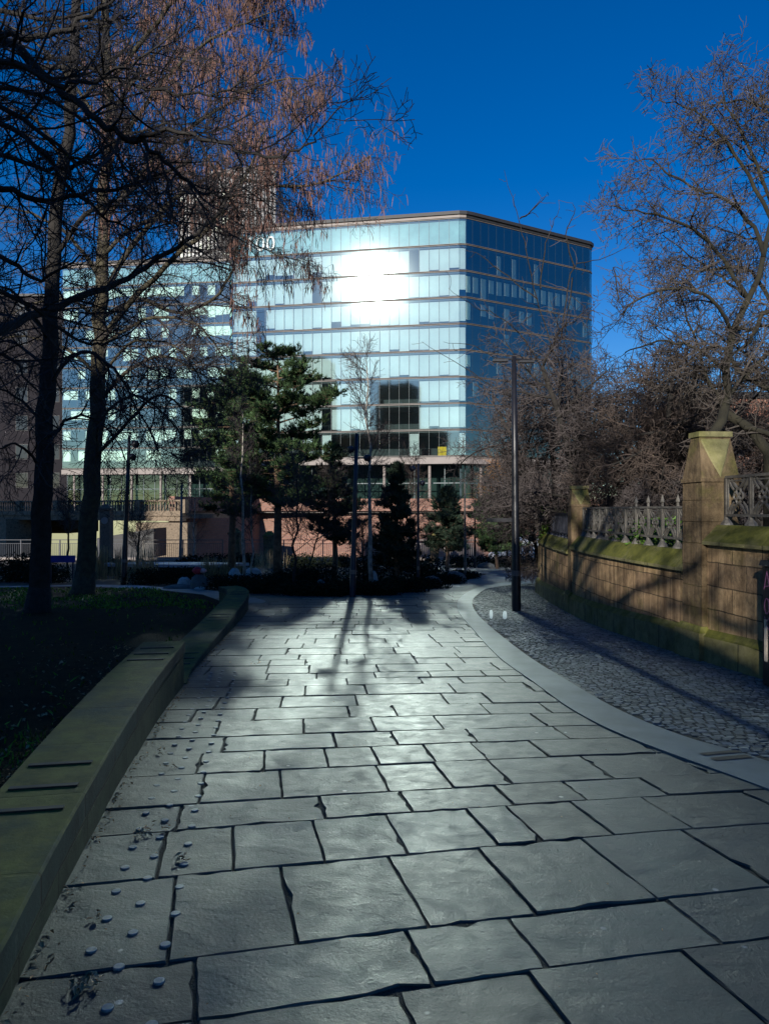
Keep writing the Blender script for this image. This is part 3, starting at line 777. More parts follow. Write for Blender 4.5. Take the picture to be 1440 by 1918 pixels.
mb = MB(); mb.add([(x + .40, y, .62) for x, y in WALL_R] + [(x, y, .62) for x, y in ((5.6, 24), (8, 26), (60, 26), (60, 2))], [tuple(range(len(WALL_R) + 4))[::-1]])
mb.add([(5.0, 22.7, -1.6), (5.6, 24, -1.6), (8, 26, -1.6), (60, 26, -1.6), (5.0, 22.7, .62), (5.6, 24, .62), (8, 26, .62), (60, 26, .62)], [(0, 1, 5, 4), (1, 2, 6, 5), (2, 3, 7, 6)])
tag(mb.build('churchyard_ground', M['lawn']), kind='structure')

# cabinet in front of the wall
t = thing('street_cabinet', (4.33, 7.97, G(8)), 'black street cabinet with pink graffiti standing against the near wall', 'cabinet')
mb = MB(); g = G(8); mb.box((4.33, 7.975, g + .66), (.28, .45, 1.3)); mb.build('body', M['steel_black'], t)
mb = MB(); mb.box((4.33, 7.975, g + 1.35), (.34, .52, .06), taper=.92); mb.build('lid', M['steel_black'], t)
mb = MB()
def stroke(pts, w=.010):
    for a, b in zip(pts, pts[1:]): mb.bar((4.187, a[0], a[1]), (4.187, b[0], b[1]), .004, w)
z0 = g + .4
stroke([(8.17, z0 + .66), (8.11, z0 + .86), (8.04, z0 + .66)]); stroke([(8.155, z0 + .69), (8.05, z0 + .71)])
stroke([(8.11 + .05 * math.cos(k * PI / 6), z0 + .48 + .085 * math.sin(k * PI / 6)) for k in range(13)])
stroke([(8.17, z0 + .22), (8.06, z0 + .36)]); stroke([(8.07, z0 + .22), (8.16, z0 + .36)]); stroke([(7.98, z0 + .3), (7.92, z0 + .8), (7.86, z0 + .4)])
mb.build('graffiti', M['graf'], t)
mb = MB(); mb.box((4.187, 8.13, g + .50), (.004, .06, .46)); mb.build('poster', M['paper'], t)

# ------------------------------------------------------------------ foliage generators
UP = Vector((0, 0, 1))
def grow(mbs, p, d, L, r, lvl, S, rr):
    """a wandering tapered branch and, from it, the next level; mbs = (limbs, twigs, catkins)"""
    seg = S['seg'][lvl]; n = max(2, seg); st = L / n
    pts = [p.copy()]; q = p.copy(); dd = d.normalized(); dirs = [dd.copy()]
    wob = S['wob'][lvl]; tr = S['trop'][lvl]
    for i in range(n):
        dd = (dd + Vector((rr.gauss(0, wob), rr.gauss(0, wob), rr.gauss(0, wob))) + UP * tr).normalized()
        q = q + dd * st; pts.append(q.copy()); dirs.append(dd.copy())
    spawn(mbs, pts, dirs, L, r, lvl, S, rr)
def spawn(mbs, pts, dirs, L, r, lvl, S, rr, rad=None, r_end=None):
    n = len(pts) - 1; last = lvl >= S['max']
    re = r_end if r_end is not None else max(r * (0.45 if not last else 0.35), S['rmin'])
    rad = [r + (re - r) * i / n for i in range(n + 1)]
    if lvl == 0 and r_end is None: rad[0] *= 1.25
    (mbs[0] if lvl <= S['tl'] else mbs[1]).tube(pts, rad, 8 if r > .1 else (5 if r > .03 else 3), cap=lvl <= S['tl'])
    if not last:
        nc = S['n'][lvl]; nc = int(nc * (L / S.get('Lref', [1e9] * 9)[lvl])) if 'Lref' in S else nc
        for k in range(nc):
            t = S['t0'][lvl] + (1 - S['t0'][lvl]) * ((k + rr.random()) / nc)
            x = t * n; i = min(int(x), n - 1); f = x - i
            pp = pts[i].lerp(pts[i + 1], f); d0 = dirs[min(i + 1, n)]
            az = rr.uniform(0, 2 * PI) if 'az' not in S else rr.uniform(*S['az'])
            u = d0.orthogonal().normalized(); w = d0.cross(u); side = u * math.cos(az) + w * math.sin(az)
            an = math.radians(rr.uniform(*S['ang'][lvl]))
            nd_ = d0 * math.cos(an) + side * math.sin(an)
            if 'flat' in S: nd_.z *= S['flat']
            cl = S['len'][lvl + 1] * rr.uniform(.6, 1.25) * (1 - .45 * t)
            rc = max(min(rad[i] * .6, S['rad'][lvl + 1] * rr.uniform(.75, 1.25)), S['rmin'])
            grow(mbs, pp, nd_, cl, rc, lvl + 1, S, rr)
    elif S.get('cat') and rr.random() < S['cat']:
        for k in range(rr.randint(2, 5)):
            e = pts[-1] if k == 0 else pts[rr.randint(1, n)]
            if rr.random() < .45: continue
            if 'catbox' in S and not S['catbox'](e): continue
            l = rr.uniform(.14, .34); dx, dy = rr.gauss(0, .02), rr.gauss(0, .02)
            mbs[2].tube([e, e + Vector((dx, dy, -.04)), e + Vector((dx * 2, dy * 2, -l * .6)), e + Vector((dx * 2.4, dy * 2.4, -l))], [.003, .009, .010, .004], 3, tone=rr.random(), cap=False)

def limb_path(pxs, rr, wig=0.03):
    """photo-traced limb turned into a space curve: (px, py, distance) knots"""
    k = [P(*q) for q in pxs]; out = []
    for i in range(len(k) - 1):
        a = k[max(i - 1, 0)]; b = k[i]; c = k[i + 1]; d = k[min(i + 2, len(k) - 1)]
        for j in range(4):
            t = j / 4
            v = 0.5 * ((2 * b) + (c - a) * t + (2 * a - 5 * b + 4 * c - d) * t * t + (3 * b - a - 3 * c + d) * t ** 3)
            out.append(v + Vector((rr.gauss(0, wig), rr.gauss(0, wig), rr.gauss(0, wig))))
    out.append(k[-1]); return out
def limb(mbs, pxs, r0, r1, S, rr, lvl=1, wig=.02, nch=None):
    pts = limb_path(pxs, rr, wig)
    dirs = [(pts[min(i + 1, len(pts) - 1)] - pts[max(i - 1, 0)]).normalized() for i in range(len(pts))]
    L = sum((b - a).length for a, b in zip(pts, pts[1:]))
    S2 = dict(S)
    if nch is not None: S2['n'] = list(S['n']); S2['n'][lvl] = nch
    else: S2['n'] = list(S['n']); S2['n'][lvl] = int(S['n'][lvl] * L)
    spawn(mbs, pts, dirs, L, r0, lvl, {**S2}, rr, r_end=r1)
def finish_tree(t, mbs, bark, twig, cat='catkin'):
    if mbs[0].v: mbs[0].build('trunk', M[bark], t, smooth=True)
    if mbs[1].v: mbs[1].build('crown', M[twig], t)
    if len(mbs) > 2 and mbs[2].v: mbs[2].build('catkins', M[cat], t)

def left_trees():
    rr = random.Random(21)
    # levels: 0 trunk, 1 limb, 2 branch, 3 twig, 4 fine twig
    S = dict(seg=[6, 6, 5, 4, 3], wob=[.05, .10, .14, .2, .25], trop=[.05, .02, -.03, -.05, -.06], n=[0, 3.6, 8, 6, 0], t0=[.3, .1, .12, .1, 0],
             ang=[(40, 80), (30, 75), (25, 70), (25, 70), (20, 60)], len=[9, 3.2, 1.9, .85, .42], rad=[.2, .06, .022, .009, .006], rmin=.0045, max=4, tl=1)
    # --- second trunk (farther), carries the catkins
    def cb(e):
        px = 720 + e.x / e.y * F; py = HZ - (e.z - CAMZ) / e.y * F
        return px > 150 and (px < 610 or rr.random() < .4) and (py < 330 or (px > 430 and py < 640 and rr.random() < .6) or (py < 430 and rr.random() < .35))
    t = thing('wingnut_tree', gp(158, 1115), 'tall bare tree hung with brown catkins, the second trunk from the left edge', 'tree')
    m = (MB(), MB(), MB()); S2 = dict(S, cat=.9, catbox=cb)
    Y = 21.7
    limb(m, [(156, 1130, Y), (165, 1000, Y), (176, 850, Y), (184, 700, Y), (190, 560, Y), (196, 400, Y + .3), (205, 250, Y + .5), (200, 60, Y + .5), (210, -160, Y + .5)], .30, .10, S, rr, lvl=0, nch=0, wig=.03)
    m[0].tube([P(154, 1122, Y), P(157, 1105, Y), P(160, 1070, Y)], [.42, .34, .30], 12)
    for pxs, r0, r1 in [
        ([(186, 640, Y), (250, 560, Y - 1), (330, 480, Y - 2), (400, 420, Y - 2.5), (460, 330, Y - 3), (500, 240, Y - 3)], .10, .02),
        ([(188, 560, Y), (240, 470, Y - .5), (320, 380, Y - 1), (400, 330, Y - 1.5), (480, 340, Y - 2), (560, 350, Y - 2.2), (640, 325, Y - 2.5), (692, 292, Y - 2.6)], .09, .012),
        ([(196, 420, Y), (260, 330, Y - 1), (340, 250, Y - 1.5), (430, 190, Y - 2), (520, 150, Y - 2), (590, 150, Y - 2)], .08, .012),
        ([(200, 300, Y), (270, 200, Y - 1), (350, 110, Y - 2), (440, 50, Y - 2), (520, 20, Y - 2.5)], .08, .012),
        ([(202, 160, Y), (280, 60, Y - 1), (360, -30, Y - 2), (450, -80, Y - 2), (540, -40, Y - 2)], .08, .012),
        ([(200, 230, Y), (260, 140, Y + 1), (330, 60, Y + 2), (400, -20, Y + 2)], .07, .012),
        ([(192, 480, Y), (260, 420, Y + 1), (350, 400, Y + 2), (430, 430, Y + 2), (500, 470, Y + 2), (570, 490, Y + 2)], .07, .01),
        ([(186, 600, Y), (260, 560, Y + 1), (330, 585, Y), (400, 560, Y - 1), (436, 505, Y - 1), (450, 430, Y - 1)], .08, .02),
        ([(180, 760, Y), (235, 700, Y - 1), (300, 668, Y - 1.5), (360, 690, Y - 2), (420, 730, Y - 2)], .07, .012),
        ([(184, 720, Y), (240, 650, Y - 2), (310, 640, Y - 2), (370, 700, Y - 2.5), (400, 790, Y - 2.5)], .05, .01), ([(178, 800, Y), (250, 740, Y - 2), (330, 800, Y - 2), (360, 880, Y - 2)], .05, .01), ([(190, 600, Y), (130, 560, Y - 1), (60, 570, Y - 1), (0, 600, Y - 1)], .05, .01),
        ([(176, 860, Y), (240, 790, Y - 1), (300, 740, Y - 1.5), (350, 770, Y - 2), (385, 850, Y - 2)], .06, .012),
        ([(186, 650, Y), (270, 600, Y - 1), (350, 600, Y - 1.5), (400, 640, Y - 2), (430, 700, Y - 2)], .06, .012),
        ([(188, 520, Y), (130, 440, Y), (60, 400, Y), (-20, 380, Y)], .07, .015),
        ([(182, 700, Y), (120, 650, Y), (50, 630, Y), (-20, 640, Y)], .06, .015),
        ([(200, 250, Y), (140, 160, Y), (80, 90, Y), (0, 40, Y)], .07, .015)]:
        limb(m, pxs, r0, r1, S2, rr)
    finish_tree(t, m, 'bark', 'twig')
    # --- nearer trunk
    t = thing('bare_tree', gp(72, 1148), 'tall bare tree with the thick dark trunk nearest the left edge', 'tree')
    m = (MB(), MB(), MB()); Y = 16.2
    limb(m, [(70, 1165, Y), (76, 1000, Y), (84, 850, Y), (92, 700, Y), (98, 560, Y), (108, 400, Y), (128, 250, Y), (140, 90, Y), (150, -120, Y)], .235, .09, S, rr, lvl=0, nch=0, wig=.02)
    m[0].tube([P(68, 1160, Y), P(71, 1140, Y), P(76, 1100, Y)], [.36, .28, .235], 12)
    for pxs, r0, r1 in [
        ([(-40, 640, 11), (30, 606, 12), (110, 570, 13), (200, 540, 13.5), (275, 500, 14), (350, 452, 14), (410, 395, 14), (450, 330, 14)], .085, .025),
        ([(104, 480, Y), (160, 400, Y - 1), (230, 370, Y - 2), (300, 330, Y - 2), (360, 300, Y - 2.5)], .06, .012),
        ([(95, 640, Y), (40, 560, Y - 1), (-30, 520, Y - 1)], .05, .015),
        ([(90, 720, Y), (150, 660, Y - 1), (210, 690, Y - 2), (260, 770, Y - 2), (300, 850, Y - 2)], .05, .01),
        ([(86, 800, Y), (30, 740, Y), (-30, 720, Y)], .045, .012),
        ([(92, 690, Y), (20, 640, Y + 1), (-40, 650, Y + 1)], .045, .012),
        ([(86, 830, Y), (140, 780, Y - 1), (200, 800, Y - 1), (240, 870, Y - 1)], .04, .01),
        ([(84, 880, Y), (30, 830, Y - 1), (-20, 850, Y - 1)], .04, .01),
        ([(120, 300, Y), (60, 220, Y), (0, 200, Y)], .05, .01), ([(130, 220, Y), (200, 130, Y), (260, 50, Y)], .05, .01)]:
        limb(m, pxs, r0, r1, S, rr)
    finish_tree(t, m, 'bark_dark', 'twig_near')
    # --- tree off to the left whose limbs overhang the top left corner
    t = thing('overhanging_tree', (-7.6, 9.0, G(9)), 'nearest bare tree whose black limbs reach in from the top left corner', 'tree')
    m = (MB(), MB(), MB()); Y = 9.5
    S3 = dict(S, trop=[.05, .05, .06, .06, .05], n=[0, 3.8, 7, 4, 0], len=[9, 2.6, 1.2, .5, .22], rad=[.2, .045, .016, .007, .005], rmin=.0035)
    base = Vector((-7.6, 9.0, G(9) - .1)); top = Vector((-7.2, 9.2, 11.5))
    m[0].tube([base, base + Vector((.05, 0, .5)), base.lerp(top, .35), base.lerp(top, .7), top], [.42, .30, .26, .2, .1], 12)
    for pxs, r0, r1 in [
        ([(-420, 260, Y), (-200, 130, Y), (0, 82, Y - .5), (70, 130, Y - 1), (135, 182, Y - 1.2), (200, 235, Y - 1.5), (255, 262, Y - 1.5), (310, 300, Y - 1.5), (355, 340, Y - 1.5), (400, 368, Y - 1.5), (460, 362, Y - 1.5)], .065, .009),
        ([(255, 262, Y - 1.5), (300, 247, Y - 1.7), (360, 252, Y - 1.8), (430, 274, Y - 2), (500, 293, Y - 2), (560, 280, Y - 2.1), (600, 240, Y - 2.2), (640, 196, Y - 2.2)], .03, .006),
        ([(-420, 420, Y), (-150, 350, Y), (0, 356, Y), (65, 372, Y), (130, 368, Y), (220, 352, Y), (290, 330, Y), (360, 300, Y)], .055, .012),
        ([(-420, 200, Y), (-100, 130, Y + 1), (60, 128, Y + 1), (170, 134, Y + 1), (260, 160, Y + 1), (350, 178, Y + 1), (430, 168, Y + 1), (490, 130, Y + 1)], .05, .006),
        ([(-420, 120, Y), (-120, 60, Y - 1), (20, 70, Y - 1), (110, 60, Y - 1), (190, 20, Y - 1), (250, -40, Y - 1)], .06, .01),
        ([(-420, 300, Y), (-100, 230, Y - 1), (0, 200, Y - 1), (80, 250, Y - 1), (150, 300, Y - 1), (230, 340, Y - 1)], .05, .008),
        ([(-420, 60, Y), (-150, 30, Y), (0, 20, Y), (90, 40, Y), (170, 20, Y), (260, -30, Y)], .05, .008),
        ([(-420, 330, Y), (-150, 250, Y), (0, 235, Y), (70, 275, Y), (130, 350, Y), (190, 400, Y), (250, 430, Y), (320, 420, Y)], .05, .007),
        ([(-420, 380, Y + 1), (-150, 300, Y + 1), (0, 290, Y + 1), (90, 320, Y + 1), (160, 300, Y + 1), (240, 250, Y + 1), (330, 230, Y + 1), (400, 240, Y + 1)], .05, .007),
        ([(-420, 230, Y + 1), (-150, 170, Y + 1), (0, 165, Y + 1), (100, 190, Y + 1), (190, 250, Y + 1), (250, 330, Y + 1), (320, 400, Y + 1), (400, 430, Y + 1)], .05, .007),
        ([(-420, 560, Y), (-150, 560, Y), (0, 545, Y), (80, 590, Y), (150, 640, Y), (210, 640, Y), (270, 600, Y)], .045, .007),
        ([(-420, 640, Y), (-150, 640, Y), (0, 660, Y), (60, 720, Y), (110, 800, Y)], .04, .007),
        ([(-420, 150, Y - 2), (-200, 90, Y - 2), (0, 110, Y - 2), (90, 150, Y - 2), (180, 150, Y - 2), (260, 110, Y - 2), (330, 60, Y - 2)], .045, .006),
        ([(-420, 500, Y), (-140, 470, Y), (0, 480, Y), (60, 520, Y), (110, 505, Y), (170, 480, Y)], .05, .01)]:
        limb(m, pxs, r0, r1, S3, rr)
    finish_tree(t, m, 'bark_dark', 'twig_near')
left_trees()

def right_trees():
    rr = random.Random(33)
    S = dict(seg=[6, 6, 5, 4, 3], wob=[.1, .16, .22, .28, .3], trop=[.05, .03, .02, .02, .03], n=[0, 3.4, 7, 5, 0], t0=[.3, .08, .1, .1, 0],
             ang=[(30, 70), (35, 85), (35, 85), (35, 85), (30, 70)], len=[5, 1.7, 1.0, .5, .26], rad=[.2, .04, .016, .008, .006], rmin=.0045, max=4, tl=1)
    S['n'] = [0, 5.0, 8, 5, 0]; S['len'] = [5, 1.9, 1.1, .55, .3]
    t = thing('hawthorn_tree', (6.9, 13.6, .62), 'tall tangled bare tree rising behind the wall at the right edge', 'tree')
    m = (MB(), MB()); Y = 13.6
    m[0].tube([Vector((6.0, 13.2, .5)), P(1318, 835, 13.2), P(1350, 790, 13.4), P(1362, 740, 13.6), P(1358, 690, 13.6), P(1372, 620, 13.6), P(1420, 520, 13.6), P(1450, 380, 13.6)], [.14, .10, .09, .08, .07, .06, .05, .035], 9)
    m[0].tube([Vector((7.2, 13.8, .5)), P(1440, 850, 13.8), P(1400, 800, 13.7), P(1352, 770, 13.6)], [.14, .11, .09, .08], 8)
    for pxs, r0, r1 in [
        ([(1372, 620, Y), (1330, 560, Y - .5), (1270, 540, Y - .5), (1200, 560, Y - .5), (1160, 590, Y - .5)], .06, .012),
        ([(1400, 560, Y), (1340, 470, Y), (1280, 420, Y - .5), (1210, 395, Y - .5), (1145, 385, Y - .5)], .07, .008),
        ([(1430, 480, Y), (1400, 410, Y), (1350, 370, Y), (1290, 350, Y), (1220, 300, Y), (1180, 310, Y)], .07, .006),
        ([(1450, 420, Y), (1400, 330, Y), (1350, 250, Y), (1280, 200, Y), (1225, 190, Y)], .07, .006),
        ([(1450, 400, Y), (1400, 270, Y), (1360, 200, Y), (1350, 140, Y)], .06, .005),
        ([(1480, 400, Y), (1450, 250, Y), (1425, 190, Y), (1435, 130, Y)], .06, .005),
        ([(1358, 700, Y), (1300, 650, Y), (1230, 640, Y), (1170, 660, Y)], .06, .01),
        ([(1362, 740, Y), (1410, 690, Y), (1460, 640, Y)], .08, .04),
        ([(1372, 620, Y), (1440, 610, Y + .5), (1500, 600, Y)], .06, .02),
        ([(1400, 560, Y), (1350, 520, Y + 1), (1290, 480, Y + 1.5), (1240, 440, Y + 1.5)], .05, .008),
        ([(1450, 700, Y), (1390, 660, Y + 1), (1330, 620, Y + 1), (1270, 600, Y + 1)], .05, .008),
        ([(1500, 520, Y), (1440, 460, Y + 1), (1380, 440, Y + 1), (1320, 420, Y + 1)], .05, .008),
        ([(1500, 760, Y), (1440, 730, Y), (1390, 700, Y), (1350, 650, Y), (1310, 660, Y), (1260, 700, Y)], .10, .01),
        ([(1500, 560, Y), (1430, 590, Y), (1400, 640, Y), (1350, 680, Y), (1290, 690, Y)], .09, .01),
        ([(1500, 840, Y), (1430, 810, Y), (1380, 790, Y), (1330, 720, Y), (1290, 600, Y), (1260, 520, Y)], .10, .008),
        ([(1500, 660, Y + 1), (1430, 540, Y + 1), (1380, 500, Y + 1), (1310, 510, Y + 1), (1250, 480, Y + 1)], .08, .008),
        ([(1500, 200, Y), (1440, 200, Y), (1390, 190, Y), (1330, 200, Y), (1290, 260, Y)], .06, .006),
        ([(1500, 300, Y), (1450, 330, Y + 1), (1390, 280, Y + 1), (1340, 250, Y + 1)], .05, .008)]:
        limb(m, pxs, r0 * .62, r1, S, rr)
    finish_tree(t, m, 'bark_moss', 'twig_grey')
    # dense twiggy small trees
    S4 = dict(seg=[5, 5, 5, 4, 3], wob=[.1, .2, .26, .3, .3], trop=[.02, .0, -.02, -.02, 0], n=[16, 9, 7, 4, 0], t0=[.1, .15, .1, .1, 0],
              ang=[(35, 95), (30, 80), (35, 85), (35, 85), (30, 70)], len=[3.4, 2.1, 1.15, .55, .28], rad=[.11, .042, .02, .011, .007], rmin=.006, max=4, tl=1)
    for (px, Y, base, h, lab, tw, sc) in [
        (1090, 20.5, .62, 5.2, 'dense grey twiggy tree behind the wall, just right of the tall black lamp post', 'twig', 1.25),
        (1195, 18.0, .62, 4.2, 'brown twiggy tree behind the wall, left of the tall gabled pier', 'twig_red', 1.1),
        (1330, 19.0, .62, 4.4, 'tangled olive brown tree behind the gabled pier', 'twig', 1.15),
        (1045, 23.5, .3, 4.8, 'wide grey brown twiggy tree at the far end of the stone wall', 'twig', 1.35),
        (1395, 17.5, .62, 3.8, 'dark twiggy small tree between the gabled pier and the right edge', 'twig', 1.0),
        (1150, 23.0, .62, 4.6, 'grey twiggy tree farther back, between the two big bushy ones', 'twig_grey', 1.2),
        (1135, 21.5, .62, 1.2, 'low mound of bare shrub twigs just behind the quatrefoil railing', 'twig_grey', .6),
        (1240, 17.0, .62, 1.3, 'dark leafless shrub leaning against the tall gabled pier', 'twig', .62),
        (1020, 26.5, -1.0, 4.4, 'spreading bare shrub where the wall ends, behind the lamp post', 'twig', .8)]:
        x = (px - 720) / F * Y
        t = thing('bare_shrub' if sc < .7 else 'twiggy_tree', (x, Y, base), lab, 'shrub' if sc < .7 else 'tree')
        m = (MB(), MB()); S5 = dict(S4, len=[h] + [v * sc for v in S4['len'][1:]])
        for k in range(2 if sc > .7 else 3):
            grow(m, Vector((x + rr.gauss(0, .15), Y + rr.gauss(0, .15), base - .1)), Vector((rr.gauss(0, .3), rr.gauss(0, .2), 1)), h, .10 * sc, 0, S5, rr)
        if 'lamp post' in lab and 'dense' in lab:     # long whippy shoots in front of the glass building
            for pxs in [[(1050, 690, Y), (1032, 640, Y), (1005, 560, Y), (985, 470, Y), (972, 410, Y), (955, 360, Y), (944, 318, Y)], [(1050, 640, Y), (1060, 560, Y), (1075, 500, Y), (1110, 490, Y), (1160, 470, Y), (1190, 450, Y)],
                        [(1020, 700, Y), (985, 640, Y), (930, 590, Y), (890, 575, Y), (840, 540, Y)], [(1010, 730, Y), (950, 690, Y), (890, 650, Y), (830, 640, Y)], [(1000, 760, Y), (930, 730, Y), (870, 690, Y), (790, 640, Y)],
                        [(1075, 500, Y), (1060, 440, Y), (1075, 400, Y), (1072, 380, Y)], [(972, 410, Y), (995, 395, Y), (1015, 375, Y), (1026, 362, Y)], [(1010, 540, Y), (1020, 470, Y), (1035, 420, Y), (1048, 390, Y)],
                        [(1005, 560, Y), (950, 520, Y), (900, 480, Y), (870, 470, Y)], [(1070, 520, Y), (1060, 600, Y), (1050, 680, Y)], [(1160, 560, Y), (1150, 500, Y), (1180, 520, Y)]]:
                limb(m, pxs, .028, .005, dict(S4, len=[1, .9, .8, .5, .28], max=2, tl=1), rr, wig=.015, nch=5)
        finish_tree(t, m, 'bark_dark', tw)
right_trees()

def pine(px, Y, ytop, halfw, base_py, crown0, label, mat='pine', dens=1.0, name='pine_tree', lean=0.0, rr=None, env=None):
    rr = rr or random.Random(int(px)); x = (px - 720) / F * Y; g = G(Y); top = CAMZ + (HZ - ytop) / F * Y; h = top - g; W = halfw / F * Y
    t = thing(name, (x, Y, g), label, 'tree'); tr = MB(); cr = MB()
    tp = [Vector((x + lean * k / 6 + rr.gauss(0, .03), Y, g - .1 + (h + .05) * k / 6)) for k in range(7)]
    r0 = .018 * h + .03; tr.tube(tp, [r0 * (1 - .88 * k / 6) for k in range(7)], 8)
    def tuft(c, d, s):
        d = (d + UP * .9).normalized(); u = d.orthogonal().normalized(); w = d.cross(u); tn = rr.random()
        for k in range(11):
            a = rr.uniform(0, 2 * PI); e = (d * rr.uniform(.5, 1.1) + (u * math.cos(a) + w * math.sin(a)) * rr.uniform(.3, .75)).normalized() * s * rr.uniform(.7, 1.2)
            o = c + d * s * rr.uniform(-.7, .5); b = e.cross(Vector((rr.random() - .5, rr.random() - .5, rr.random() - .5))).normalized() * s * .11
            cr.add([tuple(o - b), tuple(o + b), tuple(o + e)], [(0, 1, 2)], tone=tn)
    nl = int(60 * dens)
    ENV = env or ([(0, .55), (.15, .95), (.35, .8), (.6, 1.0), (.75, .85), (.9, .5), (1, .2)] if mat == 'pine' else [(0, .9), (.2, 1.0), (.5, .75), (.8, .4), (1, .12)])
    def ev(f):
        for (a, u), (b, v) in zip(ENV, ENV[1:]):
            if f <= b: return u + (v - u) * (f - a) / (b - a)
        return ENV[-1][1]
    for k in range(nl):
        f = crown0 + (1 - crown0) * (k + rr.random() * .8) / nl; f = min(f, .985)
        z = f * h; p = tp[0].lerp(tp[6], f); p.z = g + z
        L = W * ev((f - crown0) / (1 - crown0)) * rr.uniform(.7, 1.12); az = k * 2.39996 + rr.gauss(0, .3); d = Vector((math.cos(az), math.sin(az), rr.uniform(-.05, .35)))
        n = 6; pts = [p]; q = p.copy(); dd = d.copy()
        for j in range(n):
            dd = (dd + Vector((rr.gauss(0, .10), rr.gauss(0, .10), rr.gauss(.03, .06)))).normalized(); q = q + dd * L / n; pts.append(q.copy())
        tr.tube(pts, [max(.008, .05 * (1 - j / n) * L / 2.5) for j in range(n + 1)], 4, cap=False)
        for j in range(int(24 * max(L, .4))):
            s_ = rr.uniform(.3, 1.0) * n; i = min(int(s_), n - 1); b = pts[i].lerp(pts[i + 1], s_ - i)
            sd = (Vector((rr.gauss(0, 1), rr.gauss(0, 1), rr.gauss(.2, .35)))).normalized(); sl = rr.uniform(.12, .50) * min(1, L)
            e = b + sd * sl; tr.tube([b, e], [.012, .007], 3, cap=False)
            for m_ in range(3): tuft(b.lerp(e, .45 + .3 * m_) + Vector((rr.gauss(0, .04), rr.gauss(0, .04), .03)), sd, rr.uniform(.13, .2) * (1 if Y < 36 else 1.15))
    tr.build('trunk', M['pine_bark'], t, smooth=True); cr.build('crown', M[mat], t)
pine(520, 30.0, 655, 118, 1070, .30, 'tall green pine with the thickest trunk in the middle of the planting bed', dens=.9)
pine(436, 33.0, 700, 78, 1060, .28, 'slightly shorter pine at the left shoulder of the tall one', dens=1.0, rr=random.Random(5))
pine(625, 31.5, 830, 62, 1060, .25, 'low spreading dark pine bough tree between tall pine and blue black lamp post', mat='pine_dark', dens=.7, rr=random.Random(8))
pine(742, 27.0, 872, 50, 1090, .10, 'dense dark conifer behind the white stemmed birch', mat='pine_dark', dens=.85, name='conifer_tree')
pine(838, 40.0, 915, 48, 1055, .22, 'small dark pine in front of the pink river wall', mat='pine_dark', dens=.8)
pine(930, 43.0, 928, 55, 1050, .22, 'rounded mid green pine left of the tall black lamp post', dens=.95)

def thin_tree(px0, px1, Y, ytop, base_py, label, bark='birch', twig='twig', w=.06, nb=26, spread=1.0, name='birch_tree', z0=.3):
    rr = random.Random(int(px0 * 7)); t = thing(name, (P(px0, 0, Y).x, Y, G(Y)), label, 'tree'); m = (MB(), MB())
    b = Vector((P(px0, 0, Y).x, Y, G(Y) - .05)); top = P(px1, ytop, Y)
    pts = [b.lerp(top, k / 8) + Vector((rr.gauss(0, .035), rr.gauss(0, .035), 0)) for k in range(9)]; pts[0] = b; pts[-1] = top
    S = dict(seg=[6, 5, 4, 3], wob=[.1, .10, .15, .2], trop=[0, .06, .03, .0], n=[nb, 7, 5, 0], t0=[z0, .15, .1, 0], ang=[(30, 60), (20, 50), (20, 55), (20, 60)],
             len=[1, 1.3 * spread, .7 * spread, .35], rad=[.05, .014, .008, .006], rmin=.005, max=3, tl=0)
    dirs = [(top - b).normalized()] * 9
    spawn(m, pts, dirs, (top - b).length, w, 0, S, rr, r_end=.012)
    finish_tree(t, m, bark, twig)
thin_tree(697, 686, 24.0, 672, 1090, 'slender white stemmed birch just right of the blue black lamp post', w=.085, nb=34)
thin_tree(458, 455, 27.0, 770, 1065, 'pale birch in front of the tall pine, left of its trunk', w=.07)
thin_tree(472, 468, 29.0, 860, 1065, 'thin birch sapling close behind the paler birch by the pines', w=.05, nb=18)
thin_tree(552, 556, 24.5, 880, 1090, 'small many branched bare sapling right of the tall pine trunk', bark='bark_dark', w=.06, nb=30, spread=1.2, name='sapling')
thin_tree(575, 620, 30, 900, 1090, 'fine twigged grey sapling beneath the tall pine', bark='bark', w=.04, nb=30, spread=1.2, name='sapling')
thin_tree(683, 680, 28, 985, 1090, 'short crooked bare sapling beside the lamp post foot', bark='bark_dark', w=.05, nb=16, spread=.8, name='sapling')
thin_tree(768, 768, 34.0, 850, 1080, 'reddish twigged birch rising above the dark conifer', twig='twig_red', w=.06, nb=34, spread=1.1)
thin_tree(950, 945, 52, 880, 1050, 'orange stemmed willow glowing beside the river wall', bark='bark', twig='orange_twig', w=.10, nb=70, spread=2.3, name='willow_tree', z0=.35)
thin_tree(985, 1000, 50, 905, 1050, 'bare brown tree left of the far end of the stone wall', bark='bark', twig='twig_red', w=.10, nb=44, spread=2.2, name='bare_tree')
thin_tree(128, 128, 33, 935, 1055, 'small grey fan shaped tree in front of the left railings', bark='bark', twig='twig', w=.07, nb=20, spread=.8, name='young_tree', z0=.5)
thin_tree(258, 262, 34, 965, 1060, 'low dark leafless tree in the bed by the left lamp post', bark='bark_dark', twig='twig_near', w=.09, nb=24, spread=1.0, name='young_tree', z0=.3)
thin_tree(362, 366, 44, 935, 1030, 'small pale stemmed birch left of the pines near the river railings', w=.06, nb=12)

